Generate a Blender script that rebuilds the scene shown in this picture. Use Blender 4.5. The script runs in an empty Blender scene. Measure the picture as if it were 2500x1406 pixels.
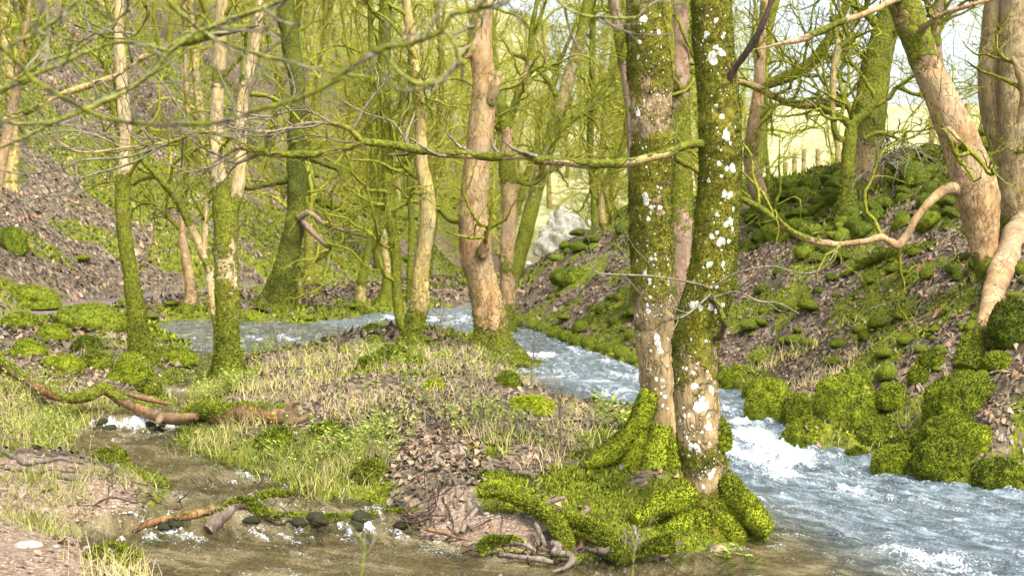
import bpy, math
import numpy as np
from mathutils import Vector
from mathutils.bvhtree import BVHTree

# ------------------------------------------------------------------ camera, world, sun, exposure
S = bpy.context.scene
C = S.collection
FPX, CX, CY, HOR, CAMH = 3434.0, 1250.0, 703.0, 600.0, 1.8
PITCH = math.atan((CY - HOR) / FPX)
cam_d = bpy.data.cameras.new('camera')
cam_d.sensor_width = 36.0
cam_d.lens = FPX / 2500.0 * 36.0
cam_d.clip_start = 0.1
cam_d.clip_end = 2000
cam_d.dof.use_dof = True
cam_d.dof.focus_distance = 9.6
cam_d.dof.aperture_fstop = 4.4
cam = bpy.data.objects.new('camera', cam_d)
C.objects.link(cam)
cam.location = (0, 0, CAMH)
cam.rotation_euler = (math.pi / 2 - PITCH, 0, 0)
S.camera = cam

SUN_EL, SUN_AZ = math.radians(52), math.radians(148)       # azimuth from +Y towards +X: from the right, a little behind the camera
w = bpy.data.worlds.new('World')
S.world = w
w.use_nodes = True
nt = w.node_tree
sky = nt.nodes.new('ShaderNodeTexSky')
sky.sky_type = 'NISHITA'
sky.sun_disc = False
sky.sun_elevation = SUN_EL
sky.sun_rotation = SUN_AZ
sky.air_density = 1.0
sky.dust_density = 4.0
sky.ozone_density = 1.0
hs = nt.nodes.new('ShaderNodeHueSaturation')          # thin bright cloud: paler than a clear sky
hs.inputs['Saturation'].default_value = .45
hs.inputs['Value'].default_value = 1.35
nt.links.new(sky.outputs[0], hs.inputs['Color'])
nt.links.new(hs.outputs[0], nt.nodes['Background'].inputs[0])
nt.nodes['Background'].inputs[1].default_value = 0.15

sd = bpy.data.lights.new('sun', 'SUN')
sd.energy = 2.4
sd.angle = math.radians(16)
sd.color = (1.0, 0.95, 0.86)
sun = bpy.data.objects.new('sun', sd)
C.objects.link(sun)
sv = Vector((math.sin(SUN_AZ) * math.cos(SUN_EL), math.cos(SUN_AZ) * math.cos(SUN_EL), math.sin(SUN_EL)))
sun.rotation_euler = sv.to_track_quat('Z', 'Y').to_euler()
sun.location = (-10, -10, 20)

S.view_settings.view_transform = 'Standard'
S.view_settings.look = 'None'
S.view_settings.gamma = 1
S.view_settings.use_curve_mapping = False
S.view_settings.exposure = 1.05
S.cycles.max_bounces = 5
S.cycles.diffuse_bounces = 3
S.cycles.glossy_bounces = 2
S.cycles.transparent_max_bounces = 6

R = np.random.default_rng(7)

# ------------------------------------------------------------------ numpy helpers
def _h(ix, iy, iz, seed):
    n = (ix.astype(np.int64) * 374761393 + iy.astype(np.int64) * 668265263 + iz.astype(np.int64) * 2147483647 + seed * 974634777)
    n = (n ^ (n >> 13)) * 1274126177
    n = n & 0x7fffffff
    n = (n ^ (n >> 16)) & 0xffffff
    return n / 16777215.0

def vn(p, seed=0):
    """value noise 0..1 of (N,3)"""
    f = np.floor(p)
    t = p - f
    t = t * t * (3 - 2 * t)
    x, y, z = f[:, 0], f[:, 1], f[:, 2]
    r = 0
    for dx in (0, 1):
        wx = t[:, 0] if dx else 1 - t[:, 0]
        for dy in (0, 1):
            wy = t[:, 1] if dy else 1 - t[:, 1]
            for dz in (0, 1):
                wz = t[:, 2] if dz else 1 - t[:, 2]
                r = r + wx * wy * wz * _h(x + dx, y + dy, z + dz, seed)
    return r

def fbm(p, oct=3, seed=0, gain=.5):
    a, s, tot = 1.0, 0, 0
    for o in range(oct):
        s = s + a * vn(p * (2 ** o) + o * 17.3, seed + o)
        tot += a
        a *= gain
    return s / tot

def f2(x, y, sc, oct=3, seed=0):
    sh = np.shape(x)
    x = np.ravel(x); y = np.ravel(y)
    return fbm(np.stack([x * sc, y * sc, np.zeros_like(x)], 1), oct, seed).reshape(sh)

def ss(a, b, x):
    t = np.clip((x - a) / (b - a), 0, 1)
    return t * t * (3 - 2 * t)

def ray(px, py):
    """world direction per unit of world Y"""
    a = (np.asarray(px, float) - CX) / FPX
    b = (CY - np.asarray(py, float)) / FPX
    cy, sy = math.cos(PITCH), math.sin(PITCH)
    dy = cy + b * sy
    dz = b * cy - sy
    return a / dy, dz / dy

def P(px, py, Y):
    a, b = ray(px, py)
    return np.array([a * Y, Y + 0 * a, CAMH + b * Y])

# ------------------------------------------------------------------ water profile and plan of the streams
def zw(x, y):
    base = .30 * ss(14, 34, y) + .004 * np.maximum(y - 34, 0)
    main = .13 * ss(10.8, 13.6, y)
    left = .13 * ss(8.74, 8.92, y) + .03 * ss(9.5, 12.5, y) + .10 * ss(12.68, 12.86, y)
    k = ss(.6, -.2, x + 0 * y) if False else ss(-.2, .6, x)
    k = np.where(y > 17, 1, k)
    l2 = np.where(y > 16, left + (main - left) * ss(16, 20, y), left)
    return base + l2 * (1 - k) + main * k

_YW = np.concatenate([np.arange(1.5, 30, .01), np.arange(30, 90, .05)])
def plane_hit(a, b, h):
    f = CAMH + b * _YW - zw(a * _YW, _YW) - h
    k = np.nonzero(f < 0)[0]
    return float(_YW[k[0]]) if len(k) else 90.0

def gw(px, py):
    """photo pixel -> point on the water surface (x, y)"""
    a, b = ray(px, py)
    Y = plane_hit(float(a), float(b), 0)
    return a * Y, Y

RIGHT_EDGE = [(880, 770), (1000, 757), (1160, 747), (1250, 790), (1290, 800), (1380, 838), (1500, 875), (1560, 900), (1700, 925),
              (1820, 955), (1850, 1010), (1930, 1045), (1940, 1085), (2060, 1100), (2130, 1115), (2150, 1155), (2240, 1170), (2400, 1188),
              (2520, 1200), (2900, 1245)]
ISLAND_R = [(1900, 1300), (1850, 1230), (1790, 1150), (1740, 1060), (1640, 1010), (1500, 1010), (1400, 1000), (1330, 965), (1270, 935),
            (1250, 895), (1290, 872), (1240, 850), (1130, 820), (1000, 812), (930, 805), (890, 800)]
main_poly = [gw(*p) for p in RIGHT_EDGE] + [(9, 6), (9, 2.5), (2.2, 2.5), (2.0, 6), (1.45, 8.2)] + [gw(*p) for p in ISLAND_R]
main_poly = np.array(main_poly)
left_poly = np.array([gw(*p) for p in [(900, 772), (740, 790), (560, 782), (430, 782), (375, 800), (470, 845), (480, 885), (450, 925), (410, 945), (400, 965), (430, 985),
              (260, 1000), (210, 1030), (165, 1075), (150, 1115), (260, 1130), (400, 1165), (420, 1195), (380, 1240), (300, 1262), (200, 1300), (190, 1345), (340, 1375), (390, 1415), (420, 1500)]]
              + [(-1.6, 2.5), (2.4, 2.5), (2.2, 7.5)] +
              [gw(*p) for p in [(1890, 1318), (1750, 1338), (1560, 1368), (1400, 1368), (1180, 1350), (1090, 1330), (1000, 1290), (980, 1255), (860, 1225), (740, 1215), (700, 1190),
              (640, 1165), (560, 1135), (430, 1085), (425, 1050), (430, 1010), (470, 985), (460, 955), (470, 925), (520, 895), (700, 868), (760, 848), (900, 802)]])

def inside(x, y, poly):
    r = np.zeros(x.shape, bool)
    n = len(poly)
    for i in range(n):
        x0, y0 = poly[i]; x1, y1 = poly[(i + 1) % n]
        c = (y0 > y) != (y1 > y)
        with np.errstate(divide='ignore', invalid='ignore'):
            xi = (x1 - x0) * (y - y0) / (y1 - y0 + 1e-12) + x0
        r ^= c & (x < xi)
    return r

def dist(x, y, poly, closed=True):
    d = np.full(x.shape, 1e9)
    n = len(poly)
    for i in range(n if closed else n - 1):
        ax, ay = poly[i]; bx, by = poly[(i + 1) % n]
        ux, uy = bx - ax, by - ay
        t = np.clip(((x - ax) * ux + (y - ay) * uy) / (ux * ux + uy * uy + 1e-12), 0, 1)
        d = np.minimum(d, (x - ax - t * ux) ** 2 + (y - ay - t * uy) ** 2)
    return np.sqrt(d)

def sdf(x, y, poly):
    d = dist(x, y, poly)
    return np.where(inside(x, y, poly), -d, d)

_re = np.array(sorted([tuple(map(float, gw(*p))) for p in RIGHT_EDGE[2:]], key=lambda q: q[1]))
_rey = np.concatenate([[0], _re[:, 1], [44, 52, 62, 80, 240]])
_rex = np.concatenate([[9], _re[:, 0], [-.4, -.1, 1.2, 3, 14]])
TOE = np.array([(-9.5, 5), (-9.2, 18), (-8.9, 25), (-8.6, 31), (-5.0, 42), (-1.9, 55), (.6, 75), (4, 110), (8, 260)])
HERO = (1.22, 8.95)

def terrain(x, y):
    x = np.asarray(x, float); y = np.asarray(y, float)
    sh = x.shape
    x = x.ravel(); y = y.ravel()
    wz = zw(x, y)
    dm = np.minimum(sdf(x, y, main_poly), sdf(x, y, left_poly))
    dm = dm + (f2(x, y, 3.5, 2, 11) - .5) * .22 * ss(60, 5, y)
    land = wz + .015 + .13 * ss(0, .5, dm) + .12 * ss(.3, 1.8, dm)
    bed = wz - .05 - .22 * ss(0, .8, -dm)
    z = np.where(dm > 0, land, bed)
    # moss mound round the two hero trunks
    mound = .20 * np.exp(-(((x - .98) / .5) ** 2 + ((y - 9.85) / .5) ** 2))
    z += mound * ss(-.1, .25, dm)
    # gentle swell of the island
    z += .06 * np.exp(-(((x + .6) / 1.5) ** 2 + ((y - 12.5) / 3.5) ** 2)) * ss(0, .5, dm)
    lump = (f2(x, y, 2.2, 3, 3) - .5)
    # right bank
    xr = np.interp(y, _rey, _rex)
    right = ss(0, .25, x - xr) * ss(2, 5, y)
    cap = np.interp(y, [0, 10, 17, 24, 35, 45, 60, 80], [3.3, 3.3, 3.2, 2.75, 1.75, .85, .3, .6])
    dr = np.maximum(x - xr, 0) * .86
    drn = np.where(y > 3, np.minimum(dr, np.maximum(dm, 0) + 99 * (y > 40)), 0)
    prof = .12 + .78 * np.maximum(drn - .25, 0) + .3 * lump
    hb = np.minimum(prof, cap + .15 * lump)
    over = ss(cap, cap + 2.2, prof)
    hb = hb - over * .45                       # the ridge falls a little behind its crest
    z = z * (1 - right) + np.maximum(z, wz + hb) * right
    # left hillside
    dt = dist(x, y, TOE, False)
    tx = np.interp(y, TOE[:, 1], TOE[:, 0])
    lf = (x < tx)
    dtl = np.where(lf, dt, 0)
    z += ss(6, .8, np.where(lf, 0, dt)) * .02 * (y > 14)
    z += np.where(lf, .03 + np.minimum(dtl, 46) * .76 + .6 * (f2(x, y, .45, 3, 5) - .5) * ss(0, 3, dtl), 0)
    # valley head and far fields
    far = np.maximum(y - 44, 0)
    z += far * (.115 + .05 * ss(20, -10, x)) * ss(56, 85, y) * np.where(lf, .4, 1)
    # hollow on the path beyond the bend
    z -= 1.35 * np.exp(-(((x - .75) / 4) ** 2 + ((y - 62) / 6) ** 2))
    # path bench at the toe
    pth = np.exp(-((np.where(lf, -dt, dt) - .5) / .5) ** 2) * ss(16, 22, y)
    rough = .10 * lump * ss(0, .6, dm) * (1 - .8 * pth) + .03 * (f2(x, y, 8, 2, 9) - .5) * ss(40, 10, y)
    z += rough
    z += .25 * ss(5, 2, y) * ss(-.1, .2, dm)
    return z.reshape(sh)

_YS = np.concatenate([np.arange(4.5, 30, .04), np.arange(30, 130, .2)])
def gp(px, py):
    """photo pixel -> first hit on the terrain"""
    a, b = ray(px, py)
    zt = terrain(a * _YS, _YS)
    hit = np.nonzero(CAMH + b * _YS < zt)[0]
    i = hit[0] if len(hit) else len(_YS) - 1
    Y = _YS[i]
    return np.array([a * Y, Y, zt[i]])

# ------------------------------------------------------------------ mesh building
class Acc:
    def __init__(s): s.V = []; s.F = []; s.A = []; s.n = 0
    def add(s, V, F, A=None):
        V = np.asarray(V, float); F = np.asarray(F)
        if len(V) == 0: return
        s.V.append(V); s.F.append(F + s.n)
        s.A.append(np.full(len(V), 0.0) if A is None else np.broadcast_to(np.asarray(A, float), (len(V),)).copy())
        s.n += len(V)

def mesh(name, acc, mat, smooth=True, attr='moss', off=None):
    me = bpy.data.meshes.new(name)
    V = np.concatenate(acc.V) if acc.V else np.zeros((0, 3))
    if off is not None: V = V - np.asarray(off)
    A = np.concatenate(acc.A) if acc.A else np.zeros(0)
    loops, sizes = [], []
    for F in acc.F:
        loops.append(F.ravel()); sizes.append(np.full(len(F), F.shape[1]))
    loops = np.concatenate(loops); sizes = np.concatenate(sizes)
    me.vertices.add(len(V)); me.vertices.foreach_set('co', V.astype(np.float32).ravel())
    me.loops.add(len(loops)); me.loops.foreach_set('vertex_index', loops.astype(np.int32))
    me.polygons.add(len(sizes))
    st = np.concatenate([[0], np.cumsum(sizes)[:-1]])
    me.polygons.foreach_set('loop_start', st.astype(np.int32))
    me.polygons.foreach_set('use_smooth', np.full(len(sizes), smooth))
    at = me.attributes.new(attr, 'FLOAT', 'POINT')
    at.data.foreach_set('value', A.astype(np.float32))
    me.update(calc_edges=True)
    me.validate()
    me.materials.append(mat)
    return me

def link(name, me, parent=None, loc=None):
    o = bpy.data.objects.new(name, me)
    C.objects.link(o)
    if parent is not None: o.parent = parent
    if loc is not None: o.location = loc
    return o

def tag(o, label=None, cat=None, group=None, kind=None):
    if label: o['label'] = label
    if cat: o['category'] = cat
    if group: o['group'] = group
    if kind: o['kind'] = kind
    return o

def empty(name, loc, label, cat, group=None):
    o = bpy.data.objects.new(name, None)
    C.objects.link(o)
    o.location = tuple(loc)
    o.empty_display_size = .2
    return tag(o, label, cat, group)

def part(name, acc, mat, root, smooth=True, attr='moss', kind=None, label=None):
    me = mesh(name, acc, mat, smooth, attr, off=np.array(root.location))
    o = link(name, me, root)
    if kind: o['kind'] = kind
    if label: o['label'] = label
    return o

def catmull(pts, n):
    pts = np.asarray(pts, float)
    m = len(pts)
    if m == 2:
        t = np.linspace(0, 1, n)[:, None]
        return pts[0] * (1 - t) + pts[1] * t
    q = np.vstack([2 * pts[0] - pts[1], pts, 2 * pts[-1] - pts[-2]])
    u = np.linspace(0, m - 1 - 1e-6, n)
    i = u.astype(int); t = (u - i)[:, None]
    p0, p1, p2, p3 = q[i], q[i + 1], q[i + 2], q[i + 3]
    return .5 * ((2 * p1) + (-p0 + p2) * t + (2 * p0 - 5 * p1 + 4 * p2 - p3) * t * t + (-p0 + 3 * p1 - 3 * p2 + p3) * t ** 3)

def tubes(Pt, Rd, sides):
    """Pt (B,N,3), Rd (B,N) -> V, F, all tubes at once"""
    B, N, _ = Pt.shape
    T = np.gradient(Pt, axis=1)
    T /= np.linalg.norm(T, axis=2, keepdims=True) + 1e-9
    ref = np.tile(np.array([.31, .87, .05]), (B, 1))
    al = np.abs((T.mean(1) * ref).sum(1)) > .8
    ref[al] = [1, .1, .3]
    ref = ref[:, None, :]
    U = np.cross(T, ref); U /= np.linalg.norm(U, axis=2, keepdims=True) + 1e-9
    W = np.cross(T, U)
    a = np.arange(sides) / sides * 2 * np.pi
    V = Pt[:, :, None, :] + Rd[:, :, None, None] * (np.cos(a)[None, None, :, None] * U[:, :, None, :] + np.sin(a)[None, None, :, None] * W[:, :, None, :])
    V = V.reshape(-1, 3)
    b = np.arange(B)[:, None, None] * N * sides
    i = np.arange(N - 1)[None, :, None] * sides
    j = np.arange(sides)[None, None, :]
    j2 = (j + 1) % sides
    F = np.stack([b + i + j, b + i + j2, b + i + sides + j2, b + i + sides + j], -1).reshape(-1, 4)
    return V, F

def big_tube(pts, rad, sides, lump=.06, lsc=3.0, seed=0, flare=None, fine=.012, fsc=14):
    """one thick lumpy limb; returns V, F, per-vertex (s along 0..1)"""
    N = len(pts)
    V, F = tubes(pts[None], rad[None], sides)
    c = np.repeat(pts, sides, 0)
    d = V - c
    r = np.repeat(rad, sides)
    k = 1 + lump * 2 * (fbm(V * lsc, 2, seed) - .5) * 2 + fine / np.maximum(r, .02) * 2 * (fbm(V * fsc, 2, seed + 5) - .5)
    if flare is not None:
        h = np.repeat(pts[:, 2] - pts[0, 2], sides)
        ang = np.arctan2(d[:, 1], d[:, 0])
        lob = .5 + .5 * np.sin(ang * flare[2] + seed)
        k *= 1 + flare[0] * np.exp(-np.maximum(h, 0) / flare[1]) * (.45 + .75 * lob)
    V = c + d * k[:, None]
    # end caps
    V = np.vstack([V, pts[-1] + (pts[-1] - pts[-2]) * .15, pts[0]])
    e = len(V) - 2
    j = np.arange(sides); j2 = (j + 1) % sides
    cap = np.stack([(N - 1) * sides + j, (N - 1) * sides + j2, np.full(sides, e), np.full(sides, e)], 1)[:, :3]
    s = np.concatenate([np.repeat(np.linspace(0, 1, N), sides), [1, 0]])
    return V, F, cap, s

def norm(v): return v / (np.linalg.norm(v, axis=-1, keepdims=True) + 1e-9)

def walk(st, dr, ln, N, wob, up, rng, droop=0):
    B = len(st)
    pts = np.zeros((B, N, 3)); pts[:, 0] = st
    d = norm(dr); seg = (ln / (N - 1))[:, None]
    for i in range(1, N):
        d = norm(d + rng.normal(0, wob, (B, 3)) + np.array([0, 0, up]))
        pts[:, i] = pts[:, i - 1] + d * seg
    return pts

def kids(pts, rad, n, rng, t0=.2, t1=1.0, ang=(.5, 1.1), upb=.15):
    """n children starts chosen on a batch of polylines"""
    B, N, _ = pts.shape
    b = rng.integers(0, B, n)
    t = (t0 + (t1 - t0) * rng.random(n)) * (N - 1.001)
    i = t.astype(int); f = (t - i)[:, None]
    p = pts[b, i] * (1 - f) + pts[b, i + 1] * f
    r = rad[b, i] * (1 - f[:, 0]) + rad[b, i + 1] * f[:, 0]
    T = norm(pts[b, i + 1] - pts[b, i])
    q = norm(np.cross(T, rng.normal(0, 1, (n, 3))))
    a = rng.uniform(ang[0], ang[1], n)[:, None]
    d = norm(T * np.cos(a) + q * np.sin(a) + np.array([0, 0, upb]))
    return p, d, r

def twigset(acc, pts, rad, rng, levels, moss=.8):
    """levels: list of (count, length, npts, wobble, up, sides, rmin)"""
    P0, R0 = pts, rad
    for (n, L, N, wob, up, sides, rmin) in levels:
        p, d, r = kids(P0, R0, n, rng)
        ln = L * rng.uniform(.5, 1.3, n)
        W = walk(p, d, ln, N, wob, up, rng)
        r0 = np.maximum(r * .62, rmin)
        Rr = np.maximum(r0[:, None] * np.linspace(1, .3, N)[None], rmin * .6)
        V, F = tubes(W, Rr, sides)
        acc.add(V, F, moss)
        P0, R0 = W, Rr
    return P0, R0

# ------------------------------------------------------------------ materials
def mat(name):
    m = bpy.data.materials.new(name); m.use_nodes = True
    t = m.node_tree; t.nodes.clear()
    o = t.nodes.new('ShaderNodeOutputMaterial'); b = t.nodes.new('ShaderNodeBsdfPrincipled')
    t.links.new(b.outputs[0], o.inputs[0])
    b.inputs['Roughness'].default_value = .85
    b.inputs['Specular IOR Level'].default_value = .25
    return m, t, b

def N(t, typ, **kw):
    n = t.nodes.new(typ)
    for k, v in kw.items():
        if k in ('operation', 'data_type', 'blend_type', 'attribute_name', 'feature', 'noise_dimensions', 'distance'):
            setattr(n, k, v)
    return n

def noise(t, co, scale, detail=3, rough=.55, dist=0):
    n = t.nodes.new('ShaderNodeTexNoise')
    n.inputs['Scale'].default_value = scale; n.inputs['Detail'].default_value = detail
    n.inputs['Roughness'].default_value = rough; n.inputs['Distortion'].default_value = dist
    t.links.new(co, n.inputs['Vector'])
    return n.outputs['Fac']

def ramp(t, fac, stops, interp='LINEAR'):
    n = t.nodes.new('ShaderNodeValToRGB'); n.color_ramp.interpolation = interp
    e = n.color_ramp.elements
    while len(e) < len(stops): e.new(.5)
    for k, (p, c) in enumerate(stops):
        e[k].position = p
        e[k].color = (c, c, c, 1) if isinstance(c, (int, float)) else (*c, 1)
    t.links.new(fac, n.inputs[0])
    return n.outputs[0]

def mix(t, fac, a, b):
    n = t.nodes.new('ShaderNodeMix'); n.data_type = 'RGBA'
    if isinstance(fac, (int, float)): n.inputs[0].default_value = fac
    else: t.links.new(fac, n.inputs[0])
    for s, v in ((6, a), (7, b)):
        if isinstance(v, tuple): n.inputs[s].default_value = (*v, 1)
        else: t.links.new(v, n.inputs[s])
    return n.outputs[2]

def mth(t, op, a, b=0.0, clamp=False):
    n = t.nodes.new('ShaderNodeMath'); n.operation = op; n.use_clamp = clamp
    for s, v in ((0, a), (1, b)):
        if isinstance(v, (int, float)): n.inputs[s].default_value = v
        else: t.links.new(v, n.inputs[s])
    return n.outputs[0]

def attr(t, name):
    n = t.nodes.new('ShaderNodeAttribute'); n.attribute_name = name
    return n.outputs['Fac']

def coords(t, stretch=None):
    n = t.nodes.new('ShaderNodeTexCoord').outputs['Object']
    if stretch:
        m = t.nodes.new('ShaderNodeMapping'); m.inputs['Scale'].default_value = stretch
        t.links.new(n, m.inputs['Vector']); return m.outputs[0]
    return n

def bump(t, b, h, strength=.5, dist=.02):
    n = t.nodes.new('ShaderNodeBump'); n.inputs['Strength'].default_value = strength; n.inputs['Distance'].default_value = dist
    t.links.new(h, n.inputs['Height']); t.links.new(n.outputs[0], b.inputs['Normal'])

MOSS_LO, MOSS_MID, MOSS_HI = (.018, .022, .003), (.120, .132, .009), (.30, .30, .022)

def bark(name, ca, cb, cd, mlo=MOSS_LO, mmid=MOSS_MID, mhi=MOSS_HI, scale=1.0, flaky=True, bumpd=.02):
    m, t, b = mat(name)
    co = coords(t); cs = coords(t, (1, 1, .35))
    n1 = noise(t, cs, 9 * scale, 5, .6, .4)
    n2 = noise(t, co, 3.2 * scale, 4, .6)
    n3 = noise(t, cs, 38 * scale, 3, .6)
    base = mix(t, ramp(t, n1, [(.38, 0.), (.62, 1.)]), ca, cb)
    base = mix(t, ramp(t, n3, [(.54, 0.), (.68, .75)]), base, cd)
    if flaky:
        base = mix(t, ramp(t, n2, [(.55, 0.), (.60, .55)]), base, tuple(min(1, c * 1.35) for c in cb))
    vo = t.nodes.new('ShaderNodeTexVoronoi'); vo.feature = 'DISTANCE_TO_EDGE'; vo.inputs['Scale'].default_value = 16 * scale
    wob = t.nodes.new('ShaderNodeVectorMath'); wob.operation = 'ADD'
    nz = t.nodes.new('ShaderNodeTexNoise'); nz.inputs['Scale'].default_value = 14; nz.inputs['Detail'].default_value = 3
    sc_ = t.nodes.new('ShaderNodeVectorMath'); sc_.operation = 'SCALE'; sc_.inputs['Scale'].default_value = .09
    t.links.new(cs, nz.inputs['Vector']); t.links.new(nz.outputs['Color'], sc_.inputs[0])
    t.links.new(cs, wob.inputs[0]); t.links.new(sc_.outputs[0], wob.inputs[1]); t.links.new(wob.outputs[0], vo.inputs['Vector'])
    crack = mth(t, 'MULTIPLY', ramp(t, vo.outputs['Distance'], [(0, 1.), (.07, 0.)]), ramp(t, n2, [(.42, 0.), (.6, .75)]))
    base = mix(t, crack, base, tuple(c * .6 for c in cd))
    nb = noise(t, co, 1.7, 3, .6)
    grey = sum(cb) / 3
    base = mix(t, ramp(t, nb, [(.44, .0), (.64, .45)]), base, (grey * .95, grey * .80, grey * .55))
    n4 = noise(t, co, 30, 4, .65)
    n5 = noise(t, co, 90, 2, .6)
    mc = ramp(t, mth(t, 'ADD', mth(t, 'ADD', mth(t, 'MULTIPLY', n4, .50), mth(t, 'MULTIPLY', n2, .30)), mth(t, 'MULTIPLY', n5, .2)), [(.34, mlo), (.5, mmid), (.66, mhi)])
    ma = attr(t, 'moss')
    big = noise(t, co, 7, 5, .7, .3)
    f = mth(t, 'ADD', mth(t, 'MULTIPLY', big, 1.5), mth(t, 'SUBTRACT', mth(t, 'MULTIPLY', ma, 1.3), 1.52))
    f = ramp(t, f, [(.0, 0.), (.09, 1.)])
    col = mix(t, f, base, mc)
    t.links.new(col, b.inputs['Base Color'])
    h = mth(t, 'ADD', mth(t, 'SUBTRACT', mth(t, 'MULTIPLY', n3, .6), mth(t, 'MULTIPLY', crack, .5)), mth(t, 'ADD', mth(t, 'MULTIPLY', n1, .8), mth(t, 'MULTIPLY', f, mth(t, 'ADD', .5, n4))))
    bump(t, b, h, .95, bumpd)
    return m

M = {}
M['peach'] = bark('peach_bark', (.27, .160, .070), (.46, .305, .145), (.09, .045, .02))
M['tan'] = bark('tan_bark', (.36, .26, .10), (.58, .44, .22), (.14, .085, .03))
M['olive'] = bark('olive_bark', (.30, .23, .07), (.48, .37, .13), (.12, .08, .02))
M['hero'] = bark('grey_brown_bark', (.20, .145, .06), (.38, .27, .13), (.07, .05, .02), mlo=(.030, .028, .004), mmid=(.150, .140, .011), mhi=(.32, .29, .03))
M['brown'] = bark('red_brown_bark', (.24, .15, .09), (.36, .25, .16), (.10, .055, .03))
M['buff'] = bark('buff_ridged_bark', (.21, .15, .065), (.36, .27, .13), (.09, .055, .025))
M['dark'] = bark('dark_wet_bark', (.05, .035, .025), (.12, .085, .06), (.02, .015, .01))
M['root'] = bark('weathered_root_bark', (.12, .09, .065), (.23, .18, .14), (.05, .035, .025))
M['wood'] = bark('wet_orange_wood', (.13, .065, .028), (.30, .17, .065), (.04, .022, .012))
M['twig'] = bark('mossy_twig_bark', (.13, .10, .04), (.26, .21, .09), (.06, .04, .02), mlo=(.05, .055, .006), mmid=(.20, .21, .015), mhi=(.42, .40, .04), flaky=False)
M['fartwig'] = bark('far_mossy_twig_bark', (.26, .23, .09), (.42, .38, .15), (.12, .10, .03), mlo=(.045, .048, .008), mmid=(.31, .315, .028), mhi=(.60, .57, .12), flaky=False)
M['greytwig'] = bark('grey_twig_bark', (.13, .11, .07), (.27, .24, .16), (.06, .05, .03), flaky=False)
M['shaggy'] = bark('shaggy_dark_moss_bark', (.20, .13, .08), (.30, .21, .13), (.08, .05, .03), mlo=(.010, .014, .003), mmid=(.065, .075, .006), mhi=(.22, .22, .014))
M['pale'] = bark('pale_green_lichen_bark', (.20, .19, .11), (.40, .40, .28), (.08, .07, .04), mlo=(.08, .085, .015), mmid=(.20, .215, .035), mhi=(.40, .40, .11), flaky=False)

def moss_mat(name, lo, mid, hi, sc=22):
    m, t, b = mat(name)
    co = coords(t)
    n4 = noise(t, co, sc, 4, .65); n0 = noise(t, co, 3.0, 2, .5)
    a = attr(t, 'moss')
    n8 = noise(t, co, 8.0, 3, .6)
    v = mth(t, 'ADD', mth(t, 'ADD', mth(t, 'MULTIPLY', n4, .45), mth(t, 'MULTIPLY', n8, .35)), mth(t, 'ADD', mth(t, 'MULTIPLY', n0, .2), mth(t, 'MULTIPLY', mth(t, 'SUBTRACT', a, .5), .38)))
    t.links.new(ramp(t, v, [(.33, lo), (.5, mid), (.66, hi)]), b.inputs['Base Color'])
    b.inputs['Roughness'].default_value = .95
    bump(t, b, n4, .6, .02)
    return m
M['moss'] = moss_mat('green_moss', (.018, .026, .003), (.120, .150, .008), (.28, .32, .018))
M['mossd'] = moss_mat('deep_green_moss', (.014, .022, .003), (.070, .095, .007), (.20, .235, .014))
M['mossb'] = moss_mat('bright_yellow_moss', (.10, .13, .004), (.25, .29, .010), (.42, .46, .02))

def tint_mat(name, stops, rough=.7, spec=.3, trans=0):
    m, t, b = mat(name)
    t.links.new(ramp(t, attr(t, 'tint'), stops), b.inputs['Base Color'])
    b.inputs['Roughness'].default_value = rough
    b.inputs['Specular IOR Level'].default_value = spec
    return m
M['leaf'] = tint_mat('dead_leaf', [(0, (.030, .021, .014)), (.3, (.090, .064, .040)), (.6, (.19, .142, .090)), (.82, (.31, .225, .135)), (.93, (.33, .14, .06)), (1, (.44, .28, .17))], .5, .45)
M['grass'] = tint_mat('winter_grass', [(0, (.06, .075, .012)), (.35, (.18, .205, .03)), (.6, (.34, .35, .07)), (.8, (.55, .44, .22)), (1, (.66, .50, .30))], .7, .3)
M['sprig'] = tint_mat('yellow_green_leaf', [(0, (.10, .16, .02)), (.5, (.28, .36, .04)), (1, (.46, .52, .09))], .5, .4)

def lich_mat():
    m, t, b = mat('white_lichen')
    n = noise(t, coords(t), 60, 3, .6)
    t.links.new(ramp(t, n, [(.36, (.36, .40, .30)), (.46, (.62, .64, .56)), (.6, (.78, .78, .72))]), b.inputs['Base Color'])
    b.inputs['Roughness'].default_value = .95
    return m
M['lichen'] = lich_mat()

def stone_mat():
    m, t, b = mat('limestone')
    co = coords(t)
    n = noise(t, co, 6, 5, .6); n2 = noise(t, co, 30, 3, .6)
    t.links.new(ramp(t, n, [(.3, (.20, .17, .13)), (.6, (.42, .38, .31))]), b.inputs['Base Color'])
    bump(t, b, n2, .6, .02)
    return m
M['stone'] = stone_mat()

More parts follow.
